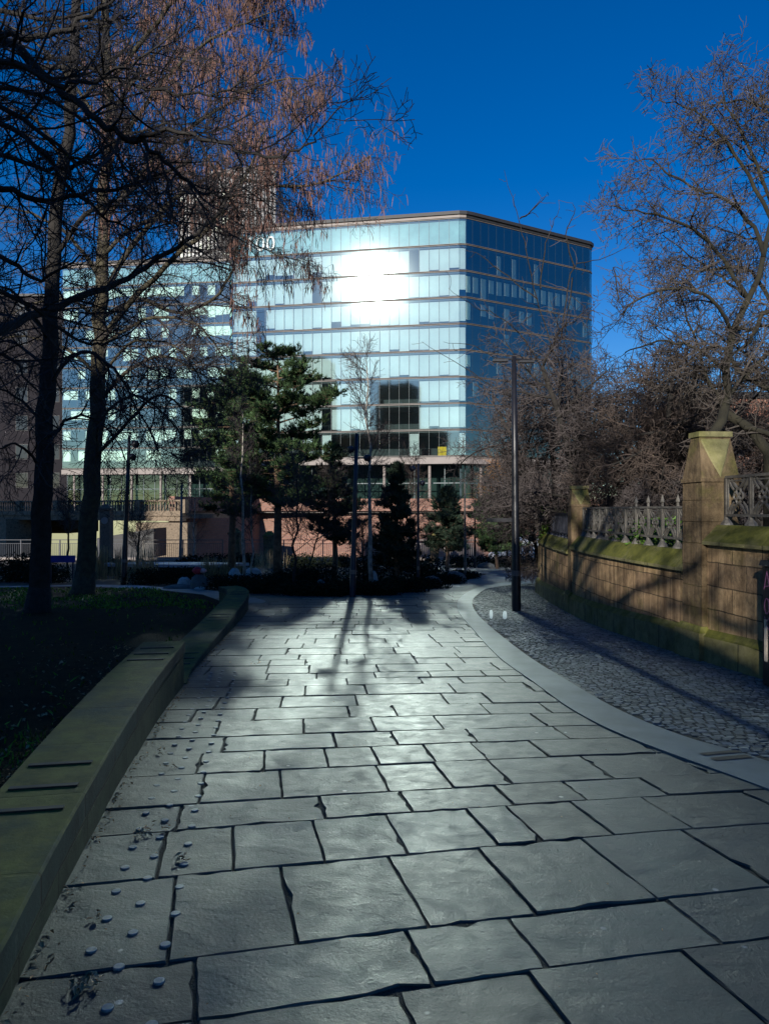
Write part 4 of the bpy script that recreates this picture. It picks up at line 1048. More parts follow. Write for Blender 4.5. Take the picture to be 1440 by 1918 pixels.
def shrub(px, Y, w, h, label, mat='shrub', name='shrub', n=900, leaf=.035, z=None, x=None):
    rr = random.Random(int(px * 3 + Y)); x = (px - 720) / F * Y if x is None else x; g = G(Y) if z is None else z; mb = MB(); st = MB()
    t = thing(name, (x, Y, g), label, 'shrub')
    lob = [(rr.uniform(0, 2 * PI), rr.uniform(.2, .7), rr.uniform(.5, .8)) for _ in range(6)]
    for k in range(n):
        a, rad, s = rr.choice(lob); c = Vector((math.cos(a) * rad * w * .55, math.sin(a) * rad * w * .4, h * .45 * s))
        d = Vector((rr.gauss(0, 1), rr.gauss(0, 1), rr.gauss(0, 1))).normalized() * rr.random() ** .35
        p = Vector((x, Y, g)) + c + Vector((d.x * w * .42, d.y * w * .42, d.z * h * .5)); p.z = max(p.z, g + .01)
        u = Vector((rr.gauss(0, 1), rr.gauss(0, 1), rr.gauss(0, .6))).normalized() * leaf * rr.uniform(.6, 1.5); v = u.orthogonal().normalized() * leaf * .55
        mb.add([tuple(p - u), tuple(p + v), tuple(p + u), tuple(p - v)], [(0, 1, 2, 3)], tone=rr.random())
    for k in range(9):
        st.tube([Vector((x + rr.gauss(0, .04), Y, g - .03)), Vector((x + rr.gauss(0, w * .2), Y + rr.gauss(0, w * .2), g + h * rr.uniform(.4, .9)))], [.015, .006], 3)
    mb.build('foliage', M[mat], t); st.build('stem', M['bark_dark'], t)
k = 0
for (px, Y, w, h, lab) in [
    (560, 21.9, 1.3, .50, 'low dark shrub at the left front of the bed, right of the wall end'), (500, 22.8, 1.4, .55, 'dark ground shrub at the leftmost front of the bed'),
    (610, 21.6, 1.2, .52, 'rounded dark shrub left of the lamp post foot'), (655, 22.3, 1.0, .55, 'dark shrub directly behind the lamp post foot'),
    (708, 22.0, 1.1, .52, 'domed dark shrub at the birch foot'), (755, 23.3, 1.2, .62, 'dark shrub right of the birch foot'),
    (800, 25.3, 1.2, .45, 'neat low dome shrub at the right front of the bed'), (835, 28.0, 1.2, .45, 'small dark mound shrub near the right tip of the bed'),
    (868, 32.0, 1.3, .42, 'last low shrub at the right tip of the bed'), (690, 26.5, 1.6, 1.45, 'taller dark bush behind the birch'),
    (735, 27.6, 1.9, 1.75, 'tall dark bush beneath the conifer'), (790, 30.5, 1.8, 1.25, 'dark bush between conifer and thin lamp post'),
    (600, 27.5, 2.0, 1.0, 'dark bush under the tall pine, right of its trunk'), (540, 28.0, 2.0, .8, 'dark bush at the foot of the tall pine'),
    (500, 26.0, 1.8, .6, 'dark bush left of the tall pine trunk'), (430, 25.0, 2.0, .55, 'wide dark bush behind the curved end of the seat wall'),
    (395, 39.0, 1.9, 1.25, 'dark round evergreen bush behind the pale stone bench'), (365, 38.5, 1.7, 1.1, 'dark evergreen bush left of the round one by the bench'),
    (212, 36.0, 1.6, 1.1, 'dark bush behind the reeds left of the lamp post'), (330, 29.0, 1.9, .75, 'mid green bush left of the red bundle'),
    (290, 28.0, 1.8, .7, 'greenish bush by the left lamp post, in front of the bench'), (30, 30.0, 2.2, 1.1, 'scrubby bush at the far left edge beyond the lawn'),
    (100, 29.0, 1.6, .9, 'ragged bush between the two big trunks'), (50, 37.0, 3.0, 1.3, 'dark hedge-like bush in front of the left railings'),
    (560, 46.0, 2.6, 1.1, 'dark bush by the river railings right of the tall pine'), (640, 47.0, 2.4, 1.0, 'dark bush by the river railings behind the lamp post'),
    (862, 45.0, 2.2, 1.0, 'dark bush right of the small dark pine'), (905, 46.0, 2.4, .9, 'dark bush at the foot of the rounded green pine'),
    (960, 47.0, 2.6, 1.0, 'dark bush left of the tall lamp post, at the plaza edge'), (1000, 50.0, 2.8, 1.25, 'clipped dark bush in front of the parked white car'),
    (465, 48, 2.6, 1.1, 'dark bush by the yellowish gate pier')]:
    shrub(px, Y, w, h, lab, n=2200 if Y < 30 else 1400, leaf=.042 if Y < 30 else .065)
for k, (px, Y, w, h, lab, z) in enumerate([(1035, 22.0, .9, 1.25, 'bright green ivy bush spilling over the end of the wall', .75), (1048, 19.0, .6, .75, 'green hedge behind the dark blue railing', .62),
        (1165, 14.0, .9, 1.05, 'green bush behind the left part of the quatrefoil railing', .62), (1215, 12.6, 1.0, 1.15, 'dark green bush behind the railing finials', .62), (1300, 11.0, .5, .6, 'small bush behind the tall gabled pier', .8)]):
    shrub(px, Y, w, h, lab, mat='shrub_green', n=1500, leaf=.045, z=z, x=max((px - 720) / F * Y, interp(WALL_R, Y) + .75) if Y < 22 else None)

def reeds():
    rr = random.Random(4)
    for k, (px, Y, w, h, lab) in enumerate([(188, 31, .5, 1.5, 'clump of dry upright reeds right of the second trunk'), (226, 31, .4, 1.4, 'dry reeds beside the left lamp post'), (272, 30, .8, 1.5, 'tall pale reeds right of the left lamp post'),
            (392, 33, .5, 1.0, 'sparse dry reeds in front of the dark evergreen bushes'), (425, 33, .6, .9, 'thin dry reeds left of the birches'), (500, 44, 1.2, 1.2, 'tawny reeds along the river railings by the pines')]):
        x = (px - 720) / F * Y; mb = MB()
        for q in range(120):
            b = Vector((x + max(-1, min(1, rr.gauss(0, .4))) * w, Y + rr.gauss(0, w * .3), G(Y) - .02)); e = b + Vector((rr.gauss(0, .12), rr.gauss(0, .1), h * rr.uniform(.5, 1)))
            mb.tube([b, b.lerp(e, .6) + Vector((0, 0, .05)), e], [.008, .009, .004], 3, tone=rr.random(), cap=False)
        tag(mb.build('reed_clump', M['reed']), lab, 'reeds', 'dry reed clumps in the beds')
reeds()

def rock(px, Y, w, d, h, lab, mat='boulder', cat='boulder'):
    rr = random.Random(int(px)); x = (px - 720) / F * Y; mb = MB(); n = 12; vs = []; rows = [(.0, 1.0), (.45, 1.05), (.8, .8), (1.0, .35)]
    off = [rr.uniform(.82, 1.12) for _ in range(n)]
    for f, s in rows:
        for k in range(n):
            a = 2 * PI * k / n; q = off[k] * s * rr.uniform(.96, 1.04)
            vs.append((x + math.cos(a) * w / 2 * q, Y + math.sin(a) * d / 2 * q, G(Y) - .03 + h * f * rr.uniform(.93, 1.05)))
    fs = [(i * n + k, i * n + (k + 1) % n, (i + 1) * n + (k + 1) % n, (i + 1) * n + k) for i in range(3) for k in range(n)] + [tuple(3 * n + k for k in range(n))]
    mb.add(vs, fs); tag(mb.build('boulder', M[mat]), lab, cat, 'boulders in the planting beds')
rock(440, 30.5, .55, .5, .50, 'white boulder left of the birches, behind the wall end')
rock(473, 30.0, .95, .7, .52, 'larger flat white boulder at the foot of the birches')
rock(250, 24.9, 1.3, .6, .12, 'low flat pale stone beyond the left lawn edge')
rock(345, 25.6, .5, .4, .38, 'pale jagged rock left of the red bundle')
rock(374, 24.7, .42, .4, .12, 'small pale block below the red bundle')
rock(600, 22.3, .35, .3, .45, 'pale stone among the dark shrubs left of the lamp post', 'boulder_dark')
rock(700, 24.6, .30, .25, .62, 'small pale stone poking out behind the birch', 'boulder')
rock(850, 29.2, .9, .6, .42, 'grey boulder at the right tip of the bed', 'boulder_dark')
rock(808, 26.2, .8, .5, .38, 'grey boulder by the low dome shrub', 'boulder_dark')
rock(340, 25.0, 1.2, .6, .16, 'dark blue grey flat rock beside the lawn path', 'boulder_dark')
rock(910, 44.0, 1.0, .7, .35, 'brownish boulder below the rounded green pine', 'boulder_dark')

# red and pink bundle on a dark stone block
t = thing('cloth_bundle', (-6.2, 24.8, G(24.8) + .48), 'crumpled red and pink cloth bundle on a dark block beyond the wall end', 'bundle')
rr = random.Random(2)
for nm, mt, cx, w in (('red_cloth', 'red', -6.26, .17), ('pink_cloth', 'pink', -6.08, .12)):
    mb = MB(); vs = []; n = 12
    for i in range(7):
        ph = PI * i / 6
        for k in range(n):
            a = 2 * PI * k / n; q = w * rr.uniform(.8, 1.15)
            vs.append((cx + q * math.sin(ph) * math.cos(a), 24.8 + q * math.sin(ph) * math.sin(a), G(24.8) + .60 + (w * .75) * math.cos(ph) * rr.uniform(.85, 1.1)))
    mb.add(vs, [(i * n + k, i * n + (k + 1) % n, (i + 1) * n + (k + 1) % n, (i + 1) * n + k) for i in range(6) for k in range(n)])
    mb.build(nm, M[mt], t, smooth=True)
rock(373, 24.85, .62, .5, .52, 'dark block carrying the red and pink bundle', 'boulder_dark', 'stone')

# pale stone bench slab
t = thing('stone_bench', (-10.0, 35, G(35)), 'long low pale stone bench behind the bushes on the left', 'bench')
mb = MB(); mb.add([(-13.4, 35.0, -.95), (-8.0, 34.2, -.95), (-6.5, 35.6, -.95), (-9.0, 36.2, -.95), (-13.4, 36.0, -.95), (-13.4, 35.0, -1.08), (-8.0, 34.2, -1.08), (-6.5, 35.6, -1.08), (-9.0, 36.2, -1.08), (-13.4, 36.0, -1.08)],
    [(0, 1, 2, 3, 4), (9, 8, 7, 6, 5)] + [(i, i + 5, (i + 1) % 5 + 5, (i + 1) % 5) for i in range(5)]); mb.build('seat', M['bluestone'], t)
mb = MB(); mb.add([(-13.2, 35.2, -1.08), (-8.1, 34.45, -1.08), (-6.8, 35.6, -1.08), (-13.2, 35.9, -1.08), (-13.2, 35.2, -1.6), (-8.1, 34.45, -1.6), (-6.8, 35.6, -1.6), (-13.2, 35.9, -1.6)],
    [(i, i + 4, (i + 1) % 4 + 4, (i + 1) % 4) for i in range(4)]); mb.build('base', M['ashlar_green'], t)
# blue topped box between the trunks
t = thing('display_board', (-12.2, 28.0, G(28)), 'blue topped information board between the two big trunks', 'board')
mb = MB(); mb.box((-12.2, 28, G(28) + .92), (1.0, .08, .26)); mb.build('panel', M['blue'], t)
mb = MB(); mb.box((-12.62, 28, G(28) + .42), (.05, .05, .84)); mb.build('leg', M['iron_dark'], t)
mb = MB(); mb.box((-11.78, 28, G(28) + .42), (.05, .05, .84)); mb.build('leg', M['iron_dark'], t)

# ------------------------------------------------------------------ lamp posts
def lamp(px, pxt, Y, ytop, r, label, heads, mat='steel_black'):
    b = Vector(((px - 720) / F * Y, Y, G(Y))); top = P(pxt, ytop, Y)
    t = thing('lamp_post', b, label, 'lamp post', 'lamp posts of the square')
    mb = MB(); mb.tube([b - UP * .05, b + UP * .02, b.lerp(top, .25), b.lerp(top, .26), b.lerp(top, .6), top], [r * 1.25, r * 1.2, r * 1.15, r, r * .85, r * .62], 14); mb.build('pole', M[mat], t, smooth=True)
    mb = MB(); mb.lathe(b.lerp(top, .14), [(r * 1.3, 0), (r * 1.3, .12)], 14); mb.build('collar', M['ledge'], t)
    for (hx, hy, hr) in heads:
        c = P(hx, hy, Y); a = b.lerp(top, (c.z - b.z) / (top.z - b.z))
        mb = MB(); mb.tube([a, a.lerp(c, .6), c], .02, 6); 
        d = (c - a).normalized() if (c - a).length > .01 else Vector((1, 0, 0)); 
        q = c + Vector((0, -.02, 0)); vs = []; n = 12
        prof = [(.35, -1.0), (.75, -.8), (1.0, -.3), (1.0, .45), (.9, .62), (.0, .5)]
        ax = Vector((d.x, d.y - .6, -.35)).normalized(); u = ax.orthogonal().normalized(); w = ax.cross(u)
        for pr, pz in prof:
            for k in range(n):
                aa = 2 * PI * k / n; vs.append(tuple(q + ax * pz * hr + (u * math.cos(aa) + w * math.sin(aa)) * pr * hr))
        hb = MB(); hb.add(vs, [(i * n + k, i * n + (k + 1) % n, (i + 1) * n + (k + 1) % n, (i + 1) * n + k) for i in range(5) for k in range(n)] + [tuple(range(n))])
        arm = mb.build('arm', M[mat], t); hb.build('lamp_head', M[mat], arm, smooth=True)
    return t
t = lamp(967, 962, 16.8, 668, .085, 'tallest black lamp post, standing on the setts right of the kerb', [])
top = P(962, 668, 16.8)
for dx, dy in ((-.44, -.05), (.42, .1)):
    mb = MB(); mb.bar(top + Vector((0, 0, -.06)), top + Vector((dx, dy, -.06)), .06, .035); mb.build('arm', M['steel_black'], t)
    mb = MB(); mb.box(top + Vector((dx * .72, dy * .8, -.10)), (.34, .14, .05)); mb.build('lamp_head', M['steel_black'], t)
lamp(660, 668, 21.2, 812, .075, 'blue black lamp post at the front of the planting bed, with two spotlights', [(657, 842, .10), (688, 858, .10)], 'steel_blue')
lamp(783, 783, 25.6, 868, .045, 'thin lamp post right of the dark conifer', [(772, 878, .10), (791, 905, .09)], 'steel_blue')
lamp(871, 870, 31.5, 905, .05, 'thin pole between the small dark pine and the green pine', [(878, 950, .08)], 'iron')
lamp(889, 889, 44, 936, .06, 'far slim lamp post just left of the rounded green pine', [(893, 943, .12), (893, 954, .12)], 'steel_black')
lamp(232, 243, 28, 815, .09, 'left lamp post standing right of the second big trunk', [(254, 832, .14), (249, 856, .13)], 'steel_black')
lamp(338, 341, 40, 905, .08, 'slender brown post left of the pines by the river', [], 'ledge')

# finger post beside the tall lamp
t = thing('signpost', gp(961, 1138), 'slim black finger signpost just left of the tallest lamp post', 'signpost')
b = gp(961, 1138); mb = MB(); mb.box((b.x, b.y, b.z + 1.25), (.07, .07, 2.6)); mb.build('post', M['steel_black'], t)
mb = MB(); mb.box((b.x - .34, b.y - .01, P(0, 974, b.y).z), (.62, .03, .09)); mb.build('sign_arm', M['steel_black'], t)

# ------------------------------------------------------------------ riverside railing, gate piers, vehicles
def fence(x0, x1, y, label, mat):
    t = thing('metal_fence', ((x0 + x1) / 2, y, G(60)), label, 'fence', 'riverside railings'); z = G(60)
    mb = MB(); mb.box(((x0 + x1) / 2, y, z + 1.62), (x1 - x0, .07, .06)); mb.build('top_rail', M[mat], t)
    mb = MB(); mb.box(((x0 + x1) / 2, y, z + 1.32), (x1 - x0, .04, .04)); mb.box(((x0 + x1) / 2, y, z + .18), (x1 - x0, .05, .05)); mb.build('lower_rail', M[mat], t)
    mb = MB(); x = x0 + .1
    while x < x1: mb.box((x, y, z + .75), (.028, .028, 1.14)); x += .16
    mb.build('bars', M[mat], t)
    n = max(2, int((x1 - x0) / 3)); 
    for k in range(n + 1):
        mb = MB(); mb.box((x0 + (x1 - x0) * k / n, y, z + .83), (.09, .09, 1.66)); mb.build('post', M[mat], t)
    mb = MB(); mb.box(((x0 + x1) / 2, y + .05, z + .05), (x1 - x0, .5, .22)); mb.build('kerb_stone', M['soffit'], t)
fence(-40, -20.5, 61.6, 'dark riverside railing at the far left beyond the big trunks', 'iron_dark')
fence(-20.0, -13.4, 61.4, 'pale riverside railing left of the yellowish gate pier', 'iron')
fence(-11.6, 1.4, 61.4, 'riverside railing behind the pines', 'iron')
fence(1.8, 14.5, 61.4, 'riverside railing below the pink wall on the right', 'soffit')
def gate_pier(px, Y, w, h, lab, mat, disc=False):
    x = (px - 720) / F * Y; z = G(Y); t = thing('gate_pier', (x, Y, z), lab, 'pier')
    mb = MB(); mb.box((x, Y, z + h / 2), (w, w, h)); mb.box((x, Y, z + .15), (w * 1.15, w * 1.15, .3)); mb.build('shaft', M[mat], t)
    mb = MB(); mb.box((x, Y, z + h + .08), (w * 1.2, w * 1.2, .16)); mb.box((x, Y, z + h + .3), (w, w, .3), taper=.4); mb.build('cap', M[mat], t)
    if disc:
        mb = MB(); n = 16; r = w * .34; mb.add([(x + r * math.cos(2 * PI * k / n), Y - w / 2 - .05, z + h * .80 + r * math.sin(2 * PI * k / n)) for k in range(n)] + [(x + r * math.cos(2 * PI * k / n), Y - w / 2, z + h * .80 + r * math.sin(2 * PI * k / n)) for k in range(n)],
            [tuple(range(n))] + [(k, (k + 1) % n, n + (k + 1) % n, n + k) for k in range(n)]); mb.build('round_plaque', M['soffit'], t)
gate_pier(441, 52, .75, 2.05, 'yellowish stone gate pier behind the birches', 'pier')
gate_pier(505, 56, .8, 1.9, 'stone gate pier partly hidden by the tall pine', 'pier')
gate_pier(200, 55, .75, 3.9, 'dark stone pier with a round pale plaque, right of the second trunk', 'church', True)
gate_pier(813, 56, .6, 1.8, 'short stone pier left of the small dark pine', 'pier')

def car(x, y, z, L, H, W, label, van=False, face=1):
    t = thing('parked_van' if van else 'parked_car', (x, y, z), label, 'van' if van else 'car')
    if van: pr = [(-.5, .22), (-.5, .85), (-.47, .97), (.18, 1.0), (.30, .92), (.38, .62), (.49, .50), (.5, .22)]
    else: pr = [(-.5, .25), (-.5, .55), (-.44, .64), (-.30, .95), (-.22, 1.0), (.08, 1.0), (.14, .96), (.27, .65), (.46, .55), (.5, .45), (.5, .25)]
    mb = MB(); n = len(pr)
    def row(w, k): return [(x + face * p * L, y + w, z + q * H * k) for p, q in pr]
    A = row(-W / 2, 1); B = row(W / 2, 1)
    A = [(a[0], a[1] + (.12 if pr[i][1] > .7 else 0), a[2]) for i, a in enumerate(A)]; B = [(a[0], a[1] - (.12 if pr[i][1] > .7 else 0), a[2]) for i, a in enumerate(B)]
    mb.add(A + B, [tuple(range(n)), tuple(range(2 * n - 1, n - 1, -1))] + [(i, (i + 1) % n, n + (i + 1) % n, n + i) for i in range(n)]); mb.build('body', M['carpaint'], t)
    q = [(-.27, .66), (-.22, .93), (-.06, .95), (-.06, .66)] if not van else [(.14, .62), (.14, .92), (.24, .92), (.33, .62)]
    q2 = [(-.03, .66), (-.03, .95), (.07, .94), (.20, .66)] if not van else None
    for poly in (q, q2):
        if poly:
            mb = MB(); mb.add([(x + face * p * L, y - W / 2 - .012 + (.12 * (h - .6) / .4 if h > .6 else 0), z + h * H) for p, h in poly], [tuple(range(4))]); mb.build('side_window', M['carglass'], t)
    s0, s1 = ((.145, .945), (.262, .67)) if not van else ((.305, .90), (.375, .65))
    mb = MB(); mb.add([(x + face * (s0[0] + .004) * L, y - W * .38, z + s0[1] * H), (x + face * (s0[0] + .004) * L, y + W * .38, z + s0[1] * H), (x + face * (s1[0] + .004) * L, y + W * .44, z + s1[1] * H), (x + face * (s1[0] + .004) * L, y - W * .44, z + s1[1] * H)], [(0, 1, 2, 3)]); mb.build('windscreen', M['carglass'], t)
    for wx in (-.31, .32):
        mb = MB(); n = 16; r = .32
        for yy in (-W / 2 - .01, -W / 2 + .2): pass
        vs = [(x + face * wx * L + r * math.cos(2 * PI * k / n), yy, z + r + r * math.sin(2 * PI * k / n)) for yy in (-W / 2 - .01 + y, -W / 2 + .2 + y) for k in range(n)]
        mb.add(vs, [tuple(range(n)), tuple(range(2 * n - 1, n - 1, -1))] + [(k, (k + 1) % n, n + (k + 1) % n, n + k) for k in range(n)])
        wh = mb.build('wheel', M['tyre'], t)
        mb = MB(); r = .19; mb.add([(x + face * wx * L + r * math.cos(2 * PI * k / n), y - W / 2 - .02, z + .32 + r * math.sin(2 * PI * k / n)) for k in range(n)], [tuple(range(n))]); mb.build('rim', M['stud'], wh)
    mb = MB(); mb.box((x + face * .485 * L, y - W * .33, z + .5 * H), (.12, .35, .12)); mb.build('headlight', M['carglass'], t)
car(10.3, 57.2, G(60), 4.3, 1.45, 1.8, 'white car parked beyond the plaza, left of the stone wall end', face=-1)
car(11.5, 60.0, G(60), 5.0, 2.0, 1.9, 'white van parked behind the white car', van=True, face=-1)

# ------------------------------------------------------------------ river wall, bridge, buildings
t = thing('river_wall', (-5, 102.5, -6), 'long pink stone river wall below the glass building', 'wall')
mb = MB(); mb.extrude([(60, 114), (14, 101.5), (-18, 104.5), (-24.5, 84.0)], [(0, -7), (0, 1.05), (1.0, 1.05), (1.0, -7)][::-1]); mb.build('wall_face', M['brick'], t)
mb = MB(); mb.extrude([(60, 114), (14, 101.5), (-18, 104.5), (-24.5, 84.0)], [(-.25, 1.05), (-.25, 1.45), (.02, 1.45), (.02, 1.05)][::-1]); mb.build('string_course', M['ledge'], t)
mb = MB(); mb.extrude([(60, 114), (14, 101.5), (-18, 104.5), (-24.5, 84.0)], [(0.02, 1.45), (0.02, 3.15), (.8, 3.15), (.8, 1.45)][::-1]); mb.build('parapet', M['brick'], t)

def bridge():
    t = thing('stone_bridge', (-30, 86, -6), 'buff stone bridge with a balustrade crossing the river on the left', 'bridge')
    A = Vector((-21.9, 81.0)); B = Vector((-62, 100.0)); d = (B - A).normalized(); rz = math.atan2(d.y, d.x); L = (B - A).length
    c = (A + B) / 2
    mb = MB(); mb.box((c.x, c.y, 1.15), (L, .9, .45), rz); mb.box((c.x, c.y, .62), (L, .6, .5), rz); mb.build('deck_edge', M['bridge'], t)
    mb = MB(); mb.box((c.x, c.y, 2.62), (L, .45, .18), rz); mb.box((c.x, c.y, 1.44), (L, .4, .12), rz); mb.build('handrail', M['bridge'], t)
    mb = MB(); s = .4
    while s < L:
        p = A + d * s; mb.lathe((p.x, p.y, 1.5), [(.09, 0), (.13, .3), (.07, .75), (.11, 1.03)], 6); s += .42
    mb.build('balusters', M['bridge'], t)
    s = 0
    while s <= L:
        p = A + d * s; mb = MB(); mb.box((p.x, p.y, 2.0), (.7, .6, 1.5), rz); mb.build('post', M['bridge'], t); s += 6.5
    mb = MB(); n = Vector((-d.y, d.x)); cc = c - n * 4.5
    mb.box((cc.x, cc.y, .9), (L, 8.5, .5), rz); mb.build('deck', M['church'], t)
    mb = MB(); mb.box((-24.2, 82.4, -2.6), (5.6, 4.0, 5.6), 0.0); mb.build('abutment', M['bridge'], t)
    mb = MB()
    mb.box((-46, 93.5, -2.5), (2.5, 6, 6.0), rz); mb.build('river_pier', M['bridge'], t)
bridge()
t = thing('river_shelter', (-25.5, 66, -2.5), 'dark sloping roofed shelter under the bridge by the left railings', 'shelter')
mb = MB(); mb.add([(-26.4, 68, .0 - 1.0), (-21.2, 68, -.1), (-21.2, 72, -.1), (-26.4, 72, -1.0), (-26.4, 68, -2.8), (-21.2, 68, -2.8), (-21.2, 72, -2.8), (-26.4, 72, -2.8)], [(0, 1, 2, 3), (4, 5, 1, 0), (5, 6, 2, 1), (7, 4, 0, 3), (6, 7, 3, 2)]); mb.build('shed', M['roof'], t)

STO = 3.87; Z0 = 9.4
def glass_building():
    t = thing('glass_building', (0, 120, 1.2), 'large pale glass office block with rounded corner and dark roof edge', 'building')
    outline = [(-62, 142.5), (-27.2, 137.9), (-24.4, 117.0), (-23.5, 114.2), (-22.6, 113.95), (10.9, 108.0), (11.9, 108.1), (12.9, 108.6), (33.3, 120.4), (33.9, 121.2), (33.0, 150)]
    rr = random.Random(9)
    O = [Vector(p) for p in outline]
    def seg(i): return O[i], O[i + 1]
    # storeys per stretch
    tops = {0: 10, 1: 9, 2: 9, 3: 9, 4: 9, 5: 9, 6: 9, 7: 9, 8: 9, 9: 9}
    names = {0: 'wing_glazing', 4: 'front_glazing', 7: 'side_glazing', 9: 'far_glazing'}
    gl = {k: MB() for k in names}; mul = MB(); bl = MB(); fr = MB(); inn = MB(); blf = MB(); frs = MB()
    for i in range(len(O) - 1):
        a, b = seg(i); L = (b - a).length; u = (b - a).normalized(); nrm = Vector((u.y, -u.x)); n = max(1, round(L / 1.5)); w = L / n
        key = 0 if i == 0 else (4 if i <= 4 else (7 if i <= 8 else 9))
        for s in range(tops[i]):
            z0 = Z0 + STO * s + .22; z1 = Z0 + STO * (s + 1) - .06
            for k in range(n):
                p = a + u * (k * w + .02); q = a + u * ((k + 1) * w - .02)
                tl = rr.gauss(0, .0015); tz = rr.gauss(0, .0015)      # panes never hang perfectly true
                e0 = nrm * tl; f0 = nrm * tz
                gl[key].add([(p.x, p.y, z0), (q.x + e0.x, q.y + e0.y, z0), (q.x + e0.x + f0.x, q.y + e0.y + f0.y, z1), (p.x + f0.x, p.y + f0.y, z1)], [(0, 1, 2, 3)])
                m0 = a + u * (k * w) - nrm * .03
                mul.box((m0.x, m0.y, (z0 + z1) / 2), (.028, .04, z1 - z0), math.atan2(u.y, u.x))
                top_row = s == tops[i] - 1
                if top_row:
                    pp = p - nrm * .18; qq = q - nrm * .18
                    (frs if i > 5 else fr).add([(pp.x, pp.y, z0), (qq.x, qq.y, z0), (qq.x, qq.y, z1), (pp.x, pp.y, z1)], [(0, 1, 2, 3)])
                    continue
                # blinds; on the front their paleness stands for reflected sky
                side = i in (6, 7, 8)
                if side:
                    pr = {7: .18, 6: .93, 5: .55, 4: .12, 3: .45, 2: .2}.get(s, .3); hi = {7: 1.0}.get(s, .72)
                    narrow = .55 if s == 7 and k < n - 4 else .74
                else:
                    pr = .95; hi = .95; narrow = .985
                    if i == 4 and s == 0: pr = .12 if p.x < 5 else 0
                    if i == 4 and s in (1, 2): pr = 0.0 if -2.4 < p.x < 4.6 else .9  # blinds left out here and below as the church's dark reflection
                    if i == 0: pr = .6 if s > 3 else .5; hi = .6
                if rr.random() < pr:
                    hh = (z1 - z0) * min(1.0, max(.2, rr.gauss(hi, .12 if side else (.12 if rr.random() < .12 else .03)))); off = -nrm * .32
                    c0 = p.lerp(q, .5 - narrow / 2) + off; c1 = p.lerp(q, .5 + narrow / 2) + off; zt = z1 - (.5 if side else .35)
                    zb = max(z0, z1 - hh)
                    (bl if side or i == 0 else blf).add([(c0.x, c0.y, zb), (c1.x, c1.y, zb), (c1.x, c1.y, zt), (c0.x, c0.y, zt)], [(0, 1, 2, 3)])
        zt = Z0 + STO * tops[i]
    for k, m in gl.items(): m.build(names[k], M['glass'], t)
    mul.build('mullions', M['mullion'], t); bl.build('blinds', M['blind'], t); fr.build('spandrel', M['frit'], t); blf.build('front_sky_blinds', M['blind_sky'], t); frs.build('side_spandrel', M['frit_side'], t)
    # inner core walls and floor plates
    def inset(o, lo=0, hi=len(O) - 1):
        res = []
        for i in range(lo, hi + 1):
            a = O[max(i - 1, lo)]; b = O[min(i + 1, hi)]; u = (b - a).normalized(); res.append(O[i] + Vector((-u.y, u.x)) * o)
        return res
    inn = MB()
    for (lo, hi, tp) in ((0, 1, 10), (2, 10, 9)):
        pl = inset(6.0, lo, hi)
        for a, b in zip(pl, pl[1:]):
            inn.add([(a.x, a.y, 3.2), (b.x, b.y, 3.2), (b.x, b.y, Z0 + STO * tp), (a.x, a.y, Z0 + STO * tp)], [(0, 1, 2, 3)])
    inn.build('core_wall', M['interior'], t)
    fl = MB(); ed = MB()
    for (lo, hi, tp) in ((0, 1, 10), (1, 10, 9)):
        for s in range(tp + 1):
            z = Z0 + STO * s; A_ = inset(.12, lo, hi); B_ = inset(7.0, lo, hi)
            for (a, b, c, d) in zip(A_, A_[1:], B_[1:], B_):
                fl.add([(a.x, a.y, z - .30), (b.x, b.y, z - .30), (c.x, c.y, z - .30), (d.x, d.y, z - .30), (a.x, a.y, z + .14), (b.x, b.y, z + .14), (c.x, c.y, z + .14), (d.x, d.y, z + .14)], [(3, 2, 1, 0), (4, 5, 6, 7), (0, 1, 5, 4)])
            if 0 < s < tp or True:
                pts = [tuple(p) for p in O[lo:hi + 1]]
                ed.extrude(pts, [(.1, z - .05), (-.10, z - .05), (-.10, z + .02), (.1, z + .02)])
                ed.extrude(pts, [(.1, z + .14), (-.06, z + .14), (-.06, z + .19), (.1, z + .19)])
    fl.build('floor_plates', M['slabedge'], t); ed.build('floor_edges', M['ledge'], t)
    rf = MB(); so = MB()
    for lo, hi, tp in ((0, 1, 10), (1, 10, 9)):
        pts = [tuple(p) for p in O[lo:hi + 1]]; zt = Z0 + STO * tp
        so.extrude(pts[:6] if lo else pts, [(.2, zt + .1), (-.12, zt + .1), (-.12, zt + .5), (.2, zt + .5)]); rf.extrude(pts[5:] if lo else pts[1:] + [(-27, 150)], [(.2, zt + .1), (-.1, zt + .1), (-.1, zt + .5), (.2, zt + .5)])  # sunlight on the front put into colour: pale there, dark on the side
        rf.extrude(pts, [(3, zt + .5), (-.35, zt + .5), (-.35, zt + .98), (3, zt + .98)])
        bp = [(p.x, p.y, zt + .95) for p in O[lo:hi + 1]] + [(O[lo].x, 170, zt + .95)] if lo else [(-62, 142.5, zt + .95), (-27.2, 137.9, zt + .95), (-27, 170, zt + .95), (-62, 170, zt + .95)]
        rf.add(bp, [tuple(range(len(bp)))])
    r = rf.build('roof', M['roof'], t); so.build('roof_soffit', M['soffit'], r)
    lo_ = MB(); pts = [tuple(p) for p in O]
    lo_.extrude(pts, [(2.5, 8.35), (-.35, 8.35), (-.35, 9.3), (2.5, 9.3)]); lo_.build('canopy', M['soffit'], t)
    # recessed ground-floor glazing, columns
    lg = MB(); lm = MB(); col = MB(); pl = inset(1.8)
